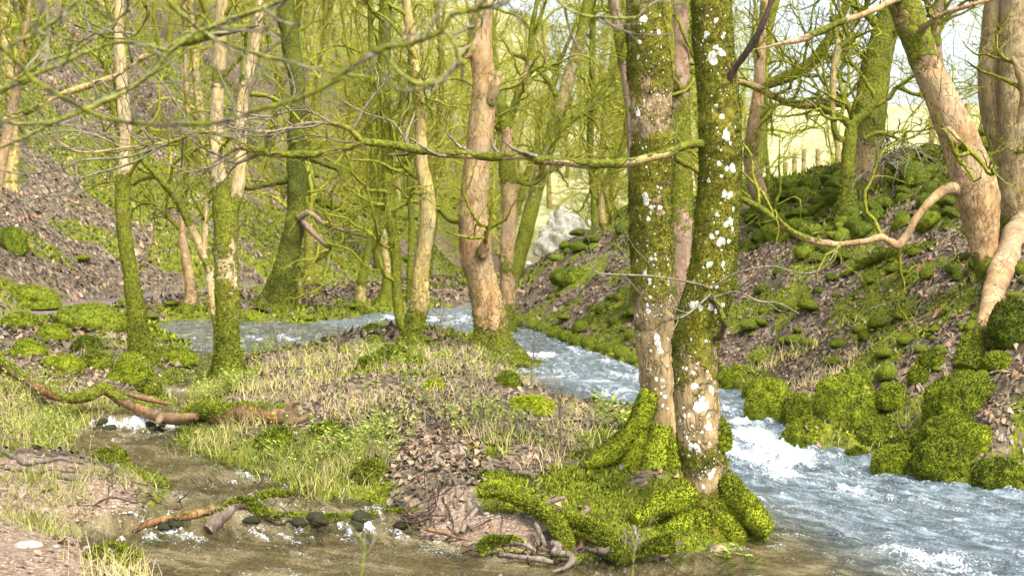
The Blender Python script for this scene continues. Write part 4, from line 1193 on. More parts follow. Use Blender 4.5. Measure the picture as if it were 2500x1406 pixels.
Tm('greyish upper trunk just left of the foreground pair, mossy collar near the top', 'brown', None, [(1560, 690, 18, 0, .9), (1548, 400, 16, 0, .4), (1540, 260, 15, 0, .2), (1528, 180, 15, 0, .4), (1518, 110, 17, 0, 1.1), (1508, 50, 14, 0, .3), (1500, -20, 14, 0, .2), (1490, -200, 12, 0, .3)], [], seed=46, Y=22, sides=14, n=60, fz=0, tw=TW_LOW)
Tm('reddish brown trunk with a thick moss strip seen between the foreground pair', 'brown', (1675, 790), [(1678, 860, 40, 0, 1.1), (1672, 760, 30, 0, .5), (1665, 650, 28, 0, .35), (1662, 560, 27, 0, .55), (1664, 460, 28, 0, .9), (1662, 380, 27, 0, .85), (1660, 280, 26, 0, .75), (1658, 160, 25, 0, .5), (1655, 40, 24, 0, .4), (1650, -100, 22, 0, .4), (1650, -300, 20, 0, .4)],
   [[(1690, 180, 9), (1720, 160, 8), (1640, 190, 8)], [(1675, 130, 9), (1700, 50, 8), (1710, -40, 7)]], seed=47, Y=19.5, sides=20, n=70, fz=0)
# T16
Tm('peach trunk on the crest right of the spotted trunk with a long mossy limb', 'peach', None,
   [(1905, 640, 20, 0, .9), (1880, 560, 21, 0, .3), (1862, 500, 21, 0, .05), (1840, 430, 20, 0, .1), (1832, 380, 18, 0, .6), (1840, 310, 17, 0, .5), (1850, 240, 15, 0, .3), (1855, 170, 13, 0, .2), (1860, 100, 11, 0, .5), (1865, 20, 10, 0, .6), (1868, -80, 9, 0, .6)],
   [[(1850, 215, 14, 0, 1), (1890, 200, 14, 0, 1.2), (1940, 180, 16, 0, 1.3), (1985, 150, 14, 0, 1.2), (2015, 110, 13, 0, 1), (2050, 50, 11, 0, .8), (2080, -20, 10, 0, .8)], [(1700, 190, 6, -.5, .1), (1780, 195, 7, -.5, .1), (1830, 208, 8, -.5, .1), (1870, 225, 9, -.5, .1), (1920, 250, 9, -.5, .1), (1970, 260, 9, -.5, .2), (2020, 245, 7, -.5, .5), (2070, 230, 5, -.5, .5)]], seed=48, Y=gp(1868, 545)[1] + .1, sides=18, n=70, fz=1500)
# T17
Tm('big leaning trunk half green with moss on the crest by the fence', 'buff', None,
   [(2095, 560, 62, 0, 1.0), (2105, 470, 50, 0, .8), (2112, 400, 43, 0, .35), (2118, 330, 40, 0, .65), (2128, 240, 38, 0, .85), (2140, 160, 36, 0, .8), (2155, 100, 32, 0, .8), (2172, 40, 27, 0, .8), (2190, -40, 22, 0, .7), (2215, -200, 17, 0, .7)],
   [[(2140, 60, 12, 0, .8), (2100, 20, 9), (2060, 0, 7), (2000, -30, 5)]], seed=49, Y=gp(2105, 500)[1] + .6, sides=26, n=90, fz=3000)
Tm('small green tree with antler like forks in front of the big leaning trunk', 'olive', None,
   [(2072, 540, 24, 0, 1.2), (2070, 470, 17, 0, .8), (2070, 400, 16, 0, .8), (2076, 340, 16, 0, .8), (2082, 305, 14, 0, 1), (2110, 280, 11, 0, 1), (2135, 250, 10, 0, 1.2), (2142, 225, 8, 0, 1.2)],
   [[(2080, 310, 11), (2050, 285, 9), (2020, 268, 8), (2000, 260, 5)], [(2078, 340, 9), (2055, 340, 8), (2040, 325, 8), (2033, 270, 8, 0, .4), (2035, 180, 9, 0, .4), (2045, 120, 9, 0, .5), (2040, 80, 6), (2030, 40, 5)], [(2045, 120, 7), (2070, 95, 6), (2060, 60, 5)], [(2130, 262, 7), (2170, 240, 6), (2190, 215, 6), (2230, 230, 5), (2260, 232, 4)], [(2085, 300, 8, 0, .9), (2070, 260, 7), (2040, 240, 6)], [(2110, 340, 6), (2140, 325, 6), (2170, 330, 5), (2200, 345, 4)]],
   seed=50, Y=gp(2070, 530)[1] + .1, sides=16, n=60, fz=1200)
# T18
Tm('leaning peach trunk with peeling bark and a hollow scar, right of the crest trees', 'peach', None,
   [(2425, 760, 20, .3, .3), (2412, 680, 26, 0, .4), (2402, 610, 33, 0, .45), (2398, 560, 40, 0, .3), (2390, 500, 50, 0, .15), (2376, 440, 53, 0, .1), (2362, 390, 50, 0, .35), (2345, 345, 46, 0, .5), (2325, 300, 42, 0, .15), (2298, 240, 37, 0, .25), (2270, 180, 37, 0, .5), (2248, 120, 36, 0, .7), (2225, 60, 38, 0, .75), (2205, 0, 38, 0, .6), (2190, -60, 36, 0, .6), (2150, -200, 30, 0, .6)],
   [[(2372, 470, 34, .08, .2), (2345, 462, 22, -.04, .15), (2308, 463, 14, -.15, .1), (2275, 490, 11, -.4, .05), (2240, 530, 10, -.4, .0), (2210, 580, 9, -.4, .1), (2192, 600, 10, -.4, .2), (2170, 588, 9, -.4, .1), (2150, 580, 9, -.4, .1), (2110, 590, 8, -.4, .15), (2050, 597, 8, -.4, .2), (1990, 588, 9, -.5, .5), (1940, 570, 8, -.5, .7), (1890, 535, 9, -.6, .8), (1850, 505, 8, -.6, .8), (1800, 480, 7, -.6, .9)],
    [(2215, -20, 14, .05, .2), (2190, -5, 10, -.2, .2), (2140, 22, 8, -.4, .0), (2080, 45, 8, -.5, .2), (2040, 60, 8, -.5, 1.1), (1985, 85, 10, -.5, .6), (1950, 100, 6, -.5, .1), (1910, 106, 4, -.5, .1), (1860, 118, 2, -.5, .1), (1830, 122, 1.4, -.5, .1)],
    [(2235, 85, 16, .05, .8), (2262, 62, 8, -.25, .5), (2285, 44, 6, -.35, .2), (2330, 25, 6, -.5, .0), (2400, 5, 5, -.6, .0), (2460, -15, 5, -.6, .0)],
    [(2312, 318, 14, -.10, 0), (2335, 345, 12, -.24, 0), (2352, 366, 9, -.16, 0)]],
   seed=51, Y=gp(2405, 690)[1] + .2, sides=34, n=130, fz=0, tw=TW_LOW, flare=None)
Tm('reddish slim stem with a forked top behind the leaning peach trunk', 'brown', None, [(2330, 420, 18, 0, .5), (2305, 260, 14, 0, .1), (2292, 170, 13, 0, .1), (2285, 100, 13, 0, .7), (2283, 50, 12, 0, .6), (2295, 10, 9, 0, .1), (2310, -60, 8, 0, .1)], [[(2283, 55, 8, 0, .6), (2265, 10, 7, 0, .1), (2255, -60, 6, 0, .1)]], seed=52, Y=20.5, sides=14, n=50, fz=0)
# T19
Tm('twin buff trunk with ridged bark at the right edge of the photo', 'buff', None,
   [(2500, 700, 60, .3, .6), (2488, 560, 46, .1, .4), (2480, 440, 38, 0, .3), (2478, 300, 38, 0, .2), (2478, 150, 37, 0, .15), (2482, 0, 36, 0, .1), (2485, -300, 30, 0, .2)],
   [[(2460, 400, 26, .2, .2), (2440, 320, 34, .2, .1), (2425, 240, 34, .2, .05), (2420, 150, 30, .2, .0), (2425, 60, 28, .2, 0), (2432, -40, 26, .2, 0), (2440, -300, 20, .2, 0)], [(2520, 600, 30, .1, .2), (2525, 400, 34, .1, .1), (2530, 150, 34, .1, .1), (2540, -300, 28, .1, .1)],
    [(2490, 300, 9, -.6, .1), (2500, 230, 10, -.65, 0), (2485, 170, 9, -.7, 0), (2472, 140, 5, -.7, 0)]], seed=53, Y=gp(2490, 560)[1] + .2, sides=32, n=100, fz=0, tw=TW_LOW, flare=None)

# ------------------------------------------------------------------ lying and hanging wood
def logthing(name, lab, mt, pts, Y, n=50, sides=14, seed=1, group=None, cat='log', tw=None, fzm=0, lump=.09, extra=(), top=.45, endmat=None, lie=False, bridge=False, lift=0):
    pts = [q if len(q) > 3 else (*q, 0, .4) for q in pts]
    if lie or bridge:
        Yl = []
        for q in pts:
            py = q[1] + q[2] * .7
            g = gp(q[0], py)
            wet = g[2] < float(zw(g[:1], g[1:2])[0]) - .01
            if wet: Yl.append(np.nan if bridge else gw(q[0], py)[1])
            else: Yl.append(g[1])
        Yl = np.array(Yl); ok = ~np.isnan(Yl); ii = np.arange(len(Yl))
        Yl = np.interp(ii, ii[ok], Yl[ok]) if ok.any() else np.full(len(Yl), Y)
        if len(Yl) > 3: Yl = np.convolve(np.pad(Yl, 1, 'edge'), [.25, .5, .25], 'valid')
        mid = np.array([q[0] for q in pts])
        shift = Yl - Y - (.55 if bridge and Y < 16 else 0) - lift * 4
        pts = [(q[0], q[1], q[2], float(sh), q[4]) for q, sh in zip(pts, shift)]
        def fixe(E):
            E = [q if len(q) > 3 else (*q, 0, .4) for q in E]
            j = int(np.argmin([abs(p[0] - E[0][0]) + abs(p[1] - E[0][1]) for p in pts]))
            return [(q[0], q[1], q[2], q[3] + pts[j][3] - .05, q[4] if len(q) > 4 else .3) for q in E]
        extra = [fixe(E) for E in extra]
    c, r, V, F, cap, A = limb_geo(pts, Y, n, sides, seed, lump=lump, lsc=5)
    A = topmoss(V, c, sides, A, top)
    root = empty(name, c[0], lab, cat, group)
    a = Acc(); a.add(V, F, A); a.add(V, cap, A)
    j = np.arange(sides); a.add(V, np.stack([(j + 1) % sides, j, np.full(sides, len(V) - 1)], 1), 0)
    part('stem', a, M[mt], root)
    for k, E in enumerate(extra):
        E = [q if len(q) > 3 else (*q, 0, .4) for q in E]
        c2, r2, V2, F2, cap2, A2 = limb_geo(E, Y, 20, 8, seed + 5 + k, lump=.08, lsc=6)
        a = Acc(); a.add(V2, F2, topmoss(V2, c2, 8, A2, top)); a.add(V2, cap2, A2); part('prong', a, M[mt], root)
    if tw:
        a = Acc(); twigset(a, c[None], r[None], np.random.default_rng(seed), tw, .1); part('twigs', a, M['greytwig'], root, kind='stuff')
    if fzm:
        T = tri_of(F); am = A[T].mean(1)
        v, f, t = fuzz(V, F, fzm, .022, .010 * max(1, Y / 12), np.random.default_rng(seed), lambda q, nn: ss(.5, .9, am))
        if len(v):
            a = Acc(); a.add(v, f, t); part('moss_cover', a, M['moss'], root, smooth=False, kind='stuff')
    return root

logthing('leaning_log', 'thick bare log slanting down the right bank, its lower end green with moss', 'peach',
  [(2530, 490, 34, .2, .0), (2495, 560, 36, .1, .0), (2465, 620, 34, 0, .05), (2440, 680, 30, -.1, .0), (2422, 740, 26, -.2, .05), (2405, 800, 24, -.35, .1), (2385, 850, 22, -.5, .6), (2362, 905, 26, -.7, 1.1)], 14.6, lie=True, n=80, sides=26, seed=61, fzm=2500, lump=.12)
logthing('mossy_log', 'moss wrapped section of dead wood propped along the foot of the leaning log', 'olive', [(2398, 745, 10, -.6, .3), (2380, 800, 20, -.8, 1.3), (2365, 850, 24, -1.0, 1.3), (2345, 900, 20, -1.2, 1.0)], 14.6, lie=True, n=40, sides=18, seed=62, fzm=4500)
logthing('buried_log', 'long moss covered log lying across the dark part of the right bank', 'olive', [(2290, 598, 8, 0, 1.2), (2220, 610, 12, -.2, 1.2), (2150, 625, 13, -.5, 1.2), (2100, 650, 9, -.9, 1.2), (2040, 680, 4, -1.4, 1)], 16.9, lie=True, n=40, sides=12, seed=63, fzm=3000)
logthing('fallen_branch', 'curved wet orange branch bridging the side stream', 'wood', [(-60, 850, 16, .3, .6), (10, 890, 13, .2, .5), (60, 925, 12, .1, .3), (115, 955, 13, 0, .2), (165, 972, 12, 0, .8), (210, 968, 14, 0, .9), (252, 950, 16, 0, .9), (285, 968, 15, 0, .6), (330, 992, 15, 0, .3), (370, 1012, 13, 0, .1), (400, 1020, 14, 0, 0), (445, 1022, 14, 0, 0), (480, 1015, 10, .1, .2)], 14.1, bridge=True, n=90, sides=16, seed=64, fzm=2500,
  extra=[[(285, 955, 6, .1, .4), (330, 965, 9, .15, .3), (370, 975, 9, .2, .3), (410, 985, 5, .25, .3)], [(395, 1018, 10, 0, 0), (388, 1028, 8, -.05, 0), (385, 1034, 5, -.05, 0)]])
logthing('rotten_log', 'short rotten log with moss on top and a twisted root end on the island', 'wood', [(450, 1010, 14, .2, 1.0), (510, 1005, 25, .1, .9), (560, 1012, 28, 0, .55), (600, 1014, 29, 0, .25), (650, 1014, 30, -.05, .4), (690, 1016, 30, -.1, .25), (718, 1018, 26, -.1, .1)], 12.3, lie=True, n=60, sides=20, seed=65, fzm=5000, lump=.16,
  extra=[[(708, 1030, 16, -.1, 0), (705, 1000, 11, -.12, 0), (716, 984, 8, -.12, .3), (732, 980, 4, -.12, .2)], [(695, 1045, 10, -.12, 0), (712, 1035, 6, -.15, 0), (712, 1012, 3, -.16, 0)], [(708, 1030, 13, -.1, 0), (738, 1024, 8, -.1, 0), (762, 1006, 4, -.1, 0)], [(712, 1040, 10, -.1, 0), (735, 1046, 6, -.1, 0), (755, 1040, 3, -.1, 0)], [(700, 1050, 8, -.1, .1), (702, 1072, 4, -.12, .1)]])
logthing('spanning_branch', 'thin mossy fallen branch reaching over the main stream', 'olive', [(1150, 872, 6, .2, .7), (1230, 882, 8, .1, .9), (1290, 892, 8, 0, 1), (1340, 908, 8, 0, 1), (1385, 920, 7, 0, .5), (1415, 928, 8, 0, .9), (1455, 930, 6, 0, .9), (1495, 934, 6, 0, .9), (1520, 945, 6, 0, .4), (1568, 942, 5, 0, .3)], 18.0, bridge=True, n=70, sides=10, seed=66, fzm=2000,
  extra=[[(1400, 922, 6, 0, .2), (1425, 940, 4, 0, .1), (1440, 955, 3, 0, .1)]], cat='branch')
logthing('reddish_stick', 'red brown stick lying across the log weir', 'wood', [(325, 1297, 6, -.1, .2), (360, 1280, 9, 0, 0), (400, 1268, 9, 0, .0), (450, 1262, 10, 0, .1), (500, 1252, 11, 0, .1), (525, 1240, 9, .05, .2)], 9.25, lie=True, n=36, sides=12, seed=67, cat='branch', extra=[[(430, 1265, 5), (445, 1245, 4), (480, 1240, 3)]])
logthing('bent_log', 'grey bent log forming the middle of the weir with mossy top', 'root', [(508, 1293, 16, -.15, .1), (540, 1262, 17, -.1, .2), (575, 1232, 17, 0, .5), (610, 1228, 13, .05, .9), (640, 1248, 14, .02, .8), (675, 1268, 15, 0, .6), (700, 1272, 8, 0, .2)], 9.2, lie=True, n=50, sides=16, seed=68, fzm=2500)
logthing('weir_log', 'straight half sunken mossy log making the right part of the weir', 'root', [(690, 1262, 10, .05, .4), (760, 1268, 10, 0, .5), (830, 1266, 11, 0, .8), (900, 1262, 12, 0, .8), (960, 1256, 11, 0, .6), (1000, 1252, 9, 0, .5), (1040, 1246, 6, .1, .2)], 9.45, lie=True, n=50, sides=14, seed=69, fzm=3500)
logthing('mossy_branch', 'mossy branch half in the water above the weir', 'root', [(615, 1222, 7, 0, .8), (650, 1208, 9, 0, 1), (690, 1205, 8, 0, 1), (730, 1200, 7, 0, 1), (770, 1190, 5, 0, .8)], 10.1, lie=True, n=30, sides=10, seed=70, fzm=1500, cat='branch')
logthing('bank_root', 'upper long grey root snaking over the left mud', 'root', [(-60, 1080, 9), (0, 1098, 9), (40, 1120, 8), (75, 1140, 8), (120, 1155, 7), (160, 1152, 6), (190, 1145, 5)], 11.3, lie=True, n=40, sides=10, seed=71, cat='root', top=.1, extra=[[(60, 1130, 6), (110, 1125, 6), (150, 1118, 5), (180, 1128, 3)]])
logthing('bank_root', 'lower long grey root with an upturned end on the left mud', 'root', [(-60, 1135, 7), (20, 1140, 8), (80, 1152, 8), (140, 1162, 8), (200, 1168, 8), (250, 1166, 6), (272, 1160, 4), (285, 1145, 3)], 10.9, lie=True, n=40, sides=10, seed=72, cat='root', top=.1, extra=[[(80, 1160, 6), (120, 1145, 5), (180, 1150, 5)], [(250, 1168, 4), (268, 1155, 6), (282, 1140, 5)]])
logthing('bank_stick', 'thin dark stick under the roots on the left mud', 'dark', [(100, 1200, 4), (150, 1192, 5), (200, 1188, 3)], 10.5, lie=True, n=16, sides=8, seed=73, cat='branch')
logthing('mossy_branch', 'thick mossy branch half in the side stream beside the left mud', 'root', [(290, 1125, 6, 0, .3), (330, 1150, 8, 0, .6), (370, 1178, 9, 0, .9), (412, 1192, 6, 0, 1)], 11.0, lie=True, n=30, sides=10, seed=74, fzm=1200, cat='branch')
# roots and driftwood along the front edge of the island
FR = [
 ('long mossy root arching down from the yellow moss pad', 'olive', [(1165, 1205, 10, .3, 1.2), (1210, 1200, 14, .3, 1.3), (1260, 1215, 16, .2, 1.3), (1310, 1240, 17, .1, 1.3), (1350, 1265, 18, 0, 1.3), (1372, 1300, 17, -.1, 1.3), (1385, 1335, 16, -.15, 1.3)], 9.3, 6500),
 ('second mossy root reaching the water left of the foreground pair', 'olive', [(1370, 1258, 13, .2, 1.3), (1410, 1270, 17, .1, 1.3), (1450, 1288, 18, 0, 1.3), (1480, 1310, 17, -.1, 1.3), (1510, 1340, 17, -.2, 1.3), (1525, 1365, 14, -.25, 1.2)], 9.15, 7000),
 ('mossy root lying along the water edge left of the spotted trunk', 'olive', [(1640, 1325, 22, 0, 1.3), (1590, 1335, 15, -.05, 1.2), (1550, 1345, 10, -.05, .9), (1500, 1350, 6, -.1, .3)], 8.7, 4000),
 ('broken mossy driftwood log at the sandy water edge', 'root', [(1170, 1345, 15, 0, .9), (1195, 1325, 14, 0, 1), (1230, 1320, 11, 0, .9), (1262, 1322, 10, 0, .3), (1290, 1335, 7, 0, .1), (1310, 1345, 4, 0, .1)], 8.75, 2500),
 ('straight grey driftwood stick along the sandy water edge', 'root', [(1220, 1352, 5), (1280, 1360, 6), (1330, 1368, 7), (1350, 1372, 5)], 8.5, 0),
 ('hooked pale root end by the bottom pool', 'root', [(1350, 1325, 8), (1365, 1335, 10), (1352, 1350, 8), (1385, 1352, 8), (1398, 1368, 9), (1380, 1385, 6), (1350, 1395, 4)], 8.4, 0),
 ('forked grey root clinging to the sandy bank', 'root', [(1165, 1240, 5), (1150, 1260, 6), (1135, 1280, 7), (1128, 1300, 8)], 9.1, 0),
 ('thin grey peg standing in the sandy bank', 'root', [(1308, 1278, 5), (1320, 1305, 6), (1330, 1330, 4)], 8.85, 0),
 ('short grey stick on the moss carpet', 'root', [(1330, 1230, 6), (1355, 1220, 6), (1378, 1215, 5)], 9.9, 0),
 ('slanting grey stick on the moss carpet nearer the pair', 'root', [(1408, 1262, 4), (1425, 1252, 6), (1438, 1242, 5)], 9.5, 0),
 ('curved dark root tip beside the water edge moss', 'root', [(1548, 1285, 6), (1552, 1305, 6), (1568, 1325, 5)], 8.9, 0),
 ('dead brown twig bundle arm above the sandy bank', 'wood', [(1040, 1290, 5), (1080, 1300, 6), (1110, 1310, 4), (1150, 1320, 3)], 8.95, 0),
 ('short dead stick under orange leaves on the moss', 'root', [(1262, 1152, 5), (1285, 1155, 6), (1300, 1160, 4)], 11.3, 0),
 ('thick dark stub at the waterline right of the second mossy root', 'dark', [(1430, 1340, 7), (1470, 1345, 10), (1490, 1342, 8)], 8.7, 0),
]
for k, (lab, mt, pts, Yf, fz) in enumerate(FR):
    logthing('root', lab, mt, [q if len(q) > 3 else (*q, 0, .4) for q in pts], Yf, lie=True, lift=.05, n=34, sides=12, seed=100 + k, cat='root', fzm=fz, lump=.12, top=.45 if fz else .05)
# tangle of fine dead roots at the waterline
a = Acc()
for (px, py, n_) in [(1200, 1345, 18), (1100, 1325, 18), (1380, 1360, 14), (1320, 1350, 12), (1000, 1290, 16), (1560, 1370, 8), (580, 1215, 30), (310, 1230, 20), (1060, 1270, 20), (700, 1285, 30)]:
    g = gp(px, py); st = g + R.normal(0, 1, (n_, 3)) * np.array([.16, .08, .01])
    dr = R.normal(0, 1, (n_, 3)) * np.array([1, .6, .12])
    W = walk(st, dr, R.uniform(.12, .4, n_), 9, .3, 0, R)
    V, F = tubes(W, np.repeat(R.uniform(.003, .007, n_)[:, None], 9, 1), 4); a.add(V, F, 0)
tag(link('root_tangle', mesh('root_tangle', a, M['dark'])), 'tangle of fine dark dead roots and litter at the waterline', 'roots', kind='stuff')

M['wet'] = moss_mat('wet_dark_stone', (.010, .010, .006), (.035, .034, .016), (.085, .090, .022))
RKW = share_rocks(4, 'wet', 500, 500)
for k in range(26):
    if k < 18: px, py = R.uniform(340, 1010), R.uniform(1262, 1290)
    else: px, py = R.uniform(220, 420), R.uniform(1030, 1052)
    gx, gy = gw(px, py); r = R.uniform(.035, .075)
    place_rock(RKW, (gx, gy, float(zw(np.array(gx), np.array(gy))) + .0), r, 'wet_stone', 'dark wet stone in the ' + ('log weir of the bottom pool' if k < 18 else 'small fall under the fallen branch'), 'stone', 'wet stones in the ' + ('log weir' if k < 18 else 'small fall'), sq=.7)

# ------------------------------------------------------------------ background wood: shared crowns, one object each
def bg_variant(seed, h=11, lean=.1, r0=.15, dens=1.0):
    rng = np.random.default_rng(seed)
    tr = walk(np.zeros((1, 3)), np.array([[lean * rng.normal(), lean * rng.normal(), 1]]), np.array([h]), 22, .06, .06, rng)[0]
    r = np.linspace(r0, r0 * .3, 22)
    V, F, cap, s = big_tube(tr, r, 9, seed=seed, lump=.08, flare=(.7, .3, 4))
    a = Acc(); a.add(V, F, 1.0 * (.55 + .4 * rng.random()))
    tm = mesh('trunk', a, M['olive'])
    b = Acc()
    T = tr[None, 3:]; TR = r[None, 3:]
    P1, R1 = None, None
    p, d, rr = kids(T, TR, int(18 * dens), rng, 0, 1, (.7, 1.3), .1)
    W = walk(p, d, rng.uniform(1.4, 3.6, len(p)), 18, .26, .03, rng)
    Rr = np.maximum(rr * .42, .018)[:, None] * np.linspace(1, .35, 18)[None]
    V, F = tubes(W, Rr, 5); b.add(V, F, 1.0)
    twigset(b, W, Rr, rng, [(int(100 * dens), 1.3, 12, .36, .02, 4, .011), (int(420 * dens), .65, 9, .42, .02, 3, .0075), (int(800 * dens), .32, 5, .4, .02, 3, .006)], .95)
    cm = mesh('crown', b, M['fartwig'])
    return tm, cm
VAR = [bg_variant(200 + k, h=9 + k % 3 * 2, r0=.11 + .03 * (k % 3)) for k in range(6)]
def bg_tree(x, y, k, sc, label, group, rz):
    z = float(terrain(x, y))
    o = empty('woodland_tree', (x, y, z - .45), label, 'tree', group)
    o.scale = (sc, sc, sc); o.rotation_euler = (0, 0, rz)
    link('trunk', VAR[k][0], o); c = link('crown', VAR[k][1], o)
cells = []
def try_place(px, Yt, mind):
    a, b = ray(px, 600)
    x = a * Yt
    for (cx, cy) in cells:
        if (x - cx) ** 2 + (Yt - cy) ** 2 < mind ** 2: return None
    cells.append((x, Yt)); return x
n1 = 0
for _ in range(4000):
    if n1 >= 50: break
    px, Yt = R.uniform(-60, 1250), R.uniform(30, 85)
    if px < 720 and Yt < 48 and R.random() < .8: continue
    if Yt < 38 and 950 < px: continue
    x = try_place(px, Yt, 2.2)
    if x is None: continue
    if x > np.interp(Yt, TOE[:, 1], TOE[:, 0]) + .2 and Yt < 37: cells.pop(); continue
    bg_tree(x, Yt, int(R.integers(0, 6)), R.uniform(.75, 1.15), 'slender moss covered bare tree on the hillside ' + ('above the path at the far left' if px < 330 else 'behind the forked pale trunk' if px < 650 else 'around the dark shaggy trunk' if px < 860 else 'beyond the thin far stems'), 'hillside trees ' + ('at the far left' if px < 330 else 'behind the forked pale trunk' if px < 650 else 'around the shaggy trunk' if px < 860 else 'beyond the thin stems'), R.uniform(0, 6.28)); n1 += 1
n2 = 0
for _ in range(4000):
    if n2 >= 46: break
    px, Yt = R.uniform(1180, 1840), R.uniform(44, 105)
    if 1270 < px < 1330 and Yt < 70: continue
    if 1285 < px < 1450 and Yt < 72: continue
    x = try_place(px, Yt, 2.6)
    if x is None: continue
    bg_tree(x, Yt, int(R.integers(0, 6)), R.uniform(.8, 1.25), 'moss covered bare tree in the wood at the head of the valley', 'trees at the head of the valley', R.uniform(0, 6.28)); n2 += 1
n3 = 0
for _ in range(4000):
    if n3 >= 15: break
    px, Yt = R.uniform(1800, 2500), R.uniform(27, 60)
    x = try_place(px, Yt, 4.0)
    if x is None: continue
    bg_tree(x, Yt, int(R.integers(0, 6)), R.uniform(.5, .75), 'scrubby bare tree with tangled twigs in the field behind the crest', 'scrub trees behind the crest', R.uniform(0, 6.28)); n3 += 1

# far hedge on the skyline
# ------------------------------------------------------------------ fence posts
for (px, py, hpx) in [(1917, 445, 48), (1940, 436, 58), (1963, 432, 66), (2045, 405, 62), (1997, 415, 50), (2275, 330, 42), (2209, 345, 30), (2362, 300, 45)]:
    Yp = 36 if px < 2100 else 31
    pb = P(px, py, Yp); pt = P(px, py - hpx, Yp)
    gz = min(float(terrain(pb[0], Yp)), pb[2])
    a = Acc(); c = np.linspace([pb[0], Yp, gz - .2], pt, 8); V, F, cap, s = big_tube(c, np.full(8, .065), 8, seed=px); a.add(V, F, .55); a.add(V, cap, .5)
    o = mesh('fence_post', a, M['olive'], off=c[0]); tag(link('fence_post', o, loc=c[0]), {1917: 'leftmost thin fence post in the pale field beyond the crest', 1940: 'second fence post from the left beyond the crest', 1963: 'thick yellow green fence post, third from the left beyond the crest', 1997: 'faint short fence post between the third post and the crest tree', 2045: 'fence post standing just left of the small forked crest tree',
        2275: 'fence post showing just left of the leaning peach trunk', 2209: 'short fence post on the crest skyline right of the big leaning trunk', 2362: 'fence post showing right of the leaning peach trunk'}[px], 'fence post', 'fence posts beyond the crest')

# ------------------------------------------------------------------ walker far away on the path
def person():
    Yp = 62.0
    x = P(1290, 650, Yp)[0]
    ztop = P(1290, 641, Yp)[2]
    gz = float(terrain(x, Yp))
    H_ = 1.7
    z0 = ztop - H_
    root = empty('person', (x, Yp, z0), 'distant walker in a dark blue coat and white hat beyond the bend', 'person')
    me = bpy.data.meshes.new('body')
    jt = {'pel': (0, 0, .92, .15), 'w': (0, 0, 1.08, .15), 'ch': (0, -.02, 1.3, .18), 'nk': (0, 0, 1.47, .06), 'hd': (0, .02, 1.6, .10), 'hl': (.1, 0, .88, .1), 'kl': (.11, .08, .48, .065), 'al': (.11, -.02, .08, .05), 'tl': (.11, .14, .04, .045),
          'hr': (-.1, 0, .88, .1), 'kr': (-.11, -.05, .48, .065), 'ar': (-.11, -.22, .1, .05), 'tr': (-.11, -.08, .04, .045), 'sl': (.2, 0, 1.4, .07), 'el': (.26, .05, 1.12, .055), 'hnl': (.24, .2, .95, .04), 'sr': (-.2, 0, 1.4, .07), 'er': (-.26, -.05, 1.12, .055), 'hnr': (-.24, .1, .93, .04)}
    ks = list(jt); ed = [('pel', 'w'), ('w', 'ch'), ('ch', 'nk'), ('nk', 'hd'), ('pel', 'hl'), ('hl', 'kl'), ('kl', 'al'), ('al', 'tl'), ('pel', 'hr'), ('hr', 'kr'), ('kr', 'ar'), ('ar', 'tr'), ('ch', 'sl'), ('sl', 'el'), ('el', 'hnl'), ('ch', 'sr'), ('sr', 'er'), ('er', 'hnr')]
    me.from_pydata([jt[k][:3] for k in ks], [(ks.index(a), ks.index(b)) for a, b in ed], [])
    m, t, b = mat('walker_clothes')
    g = t.nodes.new('ShaderNodeTexCoord'); sx = t.nodes.new('ShaderNodeSeparateXYZ'); t.links.new(g.outputs['Object'], sx.inputs[0])
    t.links.new(ramp(t, mth(t, 'DIVIDE', sx.outputs[2], 1.8), [(0, (.03, .03, .03)), (.47, (.04, .04, .05)), (.48, (.03, .055, .14)), (.815, (.03, .055, .14)), (.82, (.5, .33, .25))], 'CONSTANT'), b.inputs['Base Color'])
    me.materials.append(m)
    o = link('body', me, root)
    sk = o.modifiers.new('skin', 'SKIN')
    for i, k in enumerate(ks): me.skin_vertices[0].data[i].radius = (jt[k][3],) * 2
    me.skin_vertices[0].data[0].use_root = True
    o.modifiers.new('sub', 'SUBSURF').levels = 1
    m2, t2, b2 = mat('white_hat_wool'); b2.inputs['Base Color'].default_value = (.75, .74, .72, 1)
    V, F = ICO[3]; V = V[:].copy(); V *= np.array([.125, .135, .12]); V[:, 2] = np.maximum(V[:, 2], -.02)
    a = Acc(); a.add(V + np.array([x, Yp + .02, z0 + 1.64]), F, 0)
    part('hat', a, m2, root)
person()

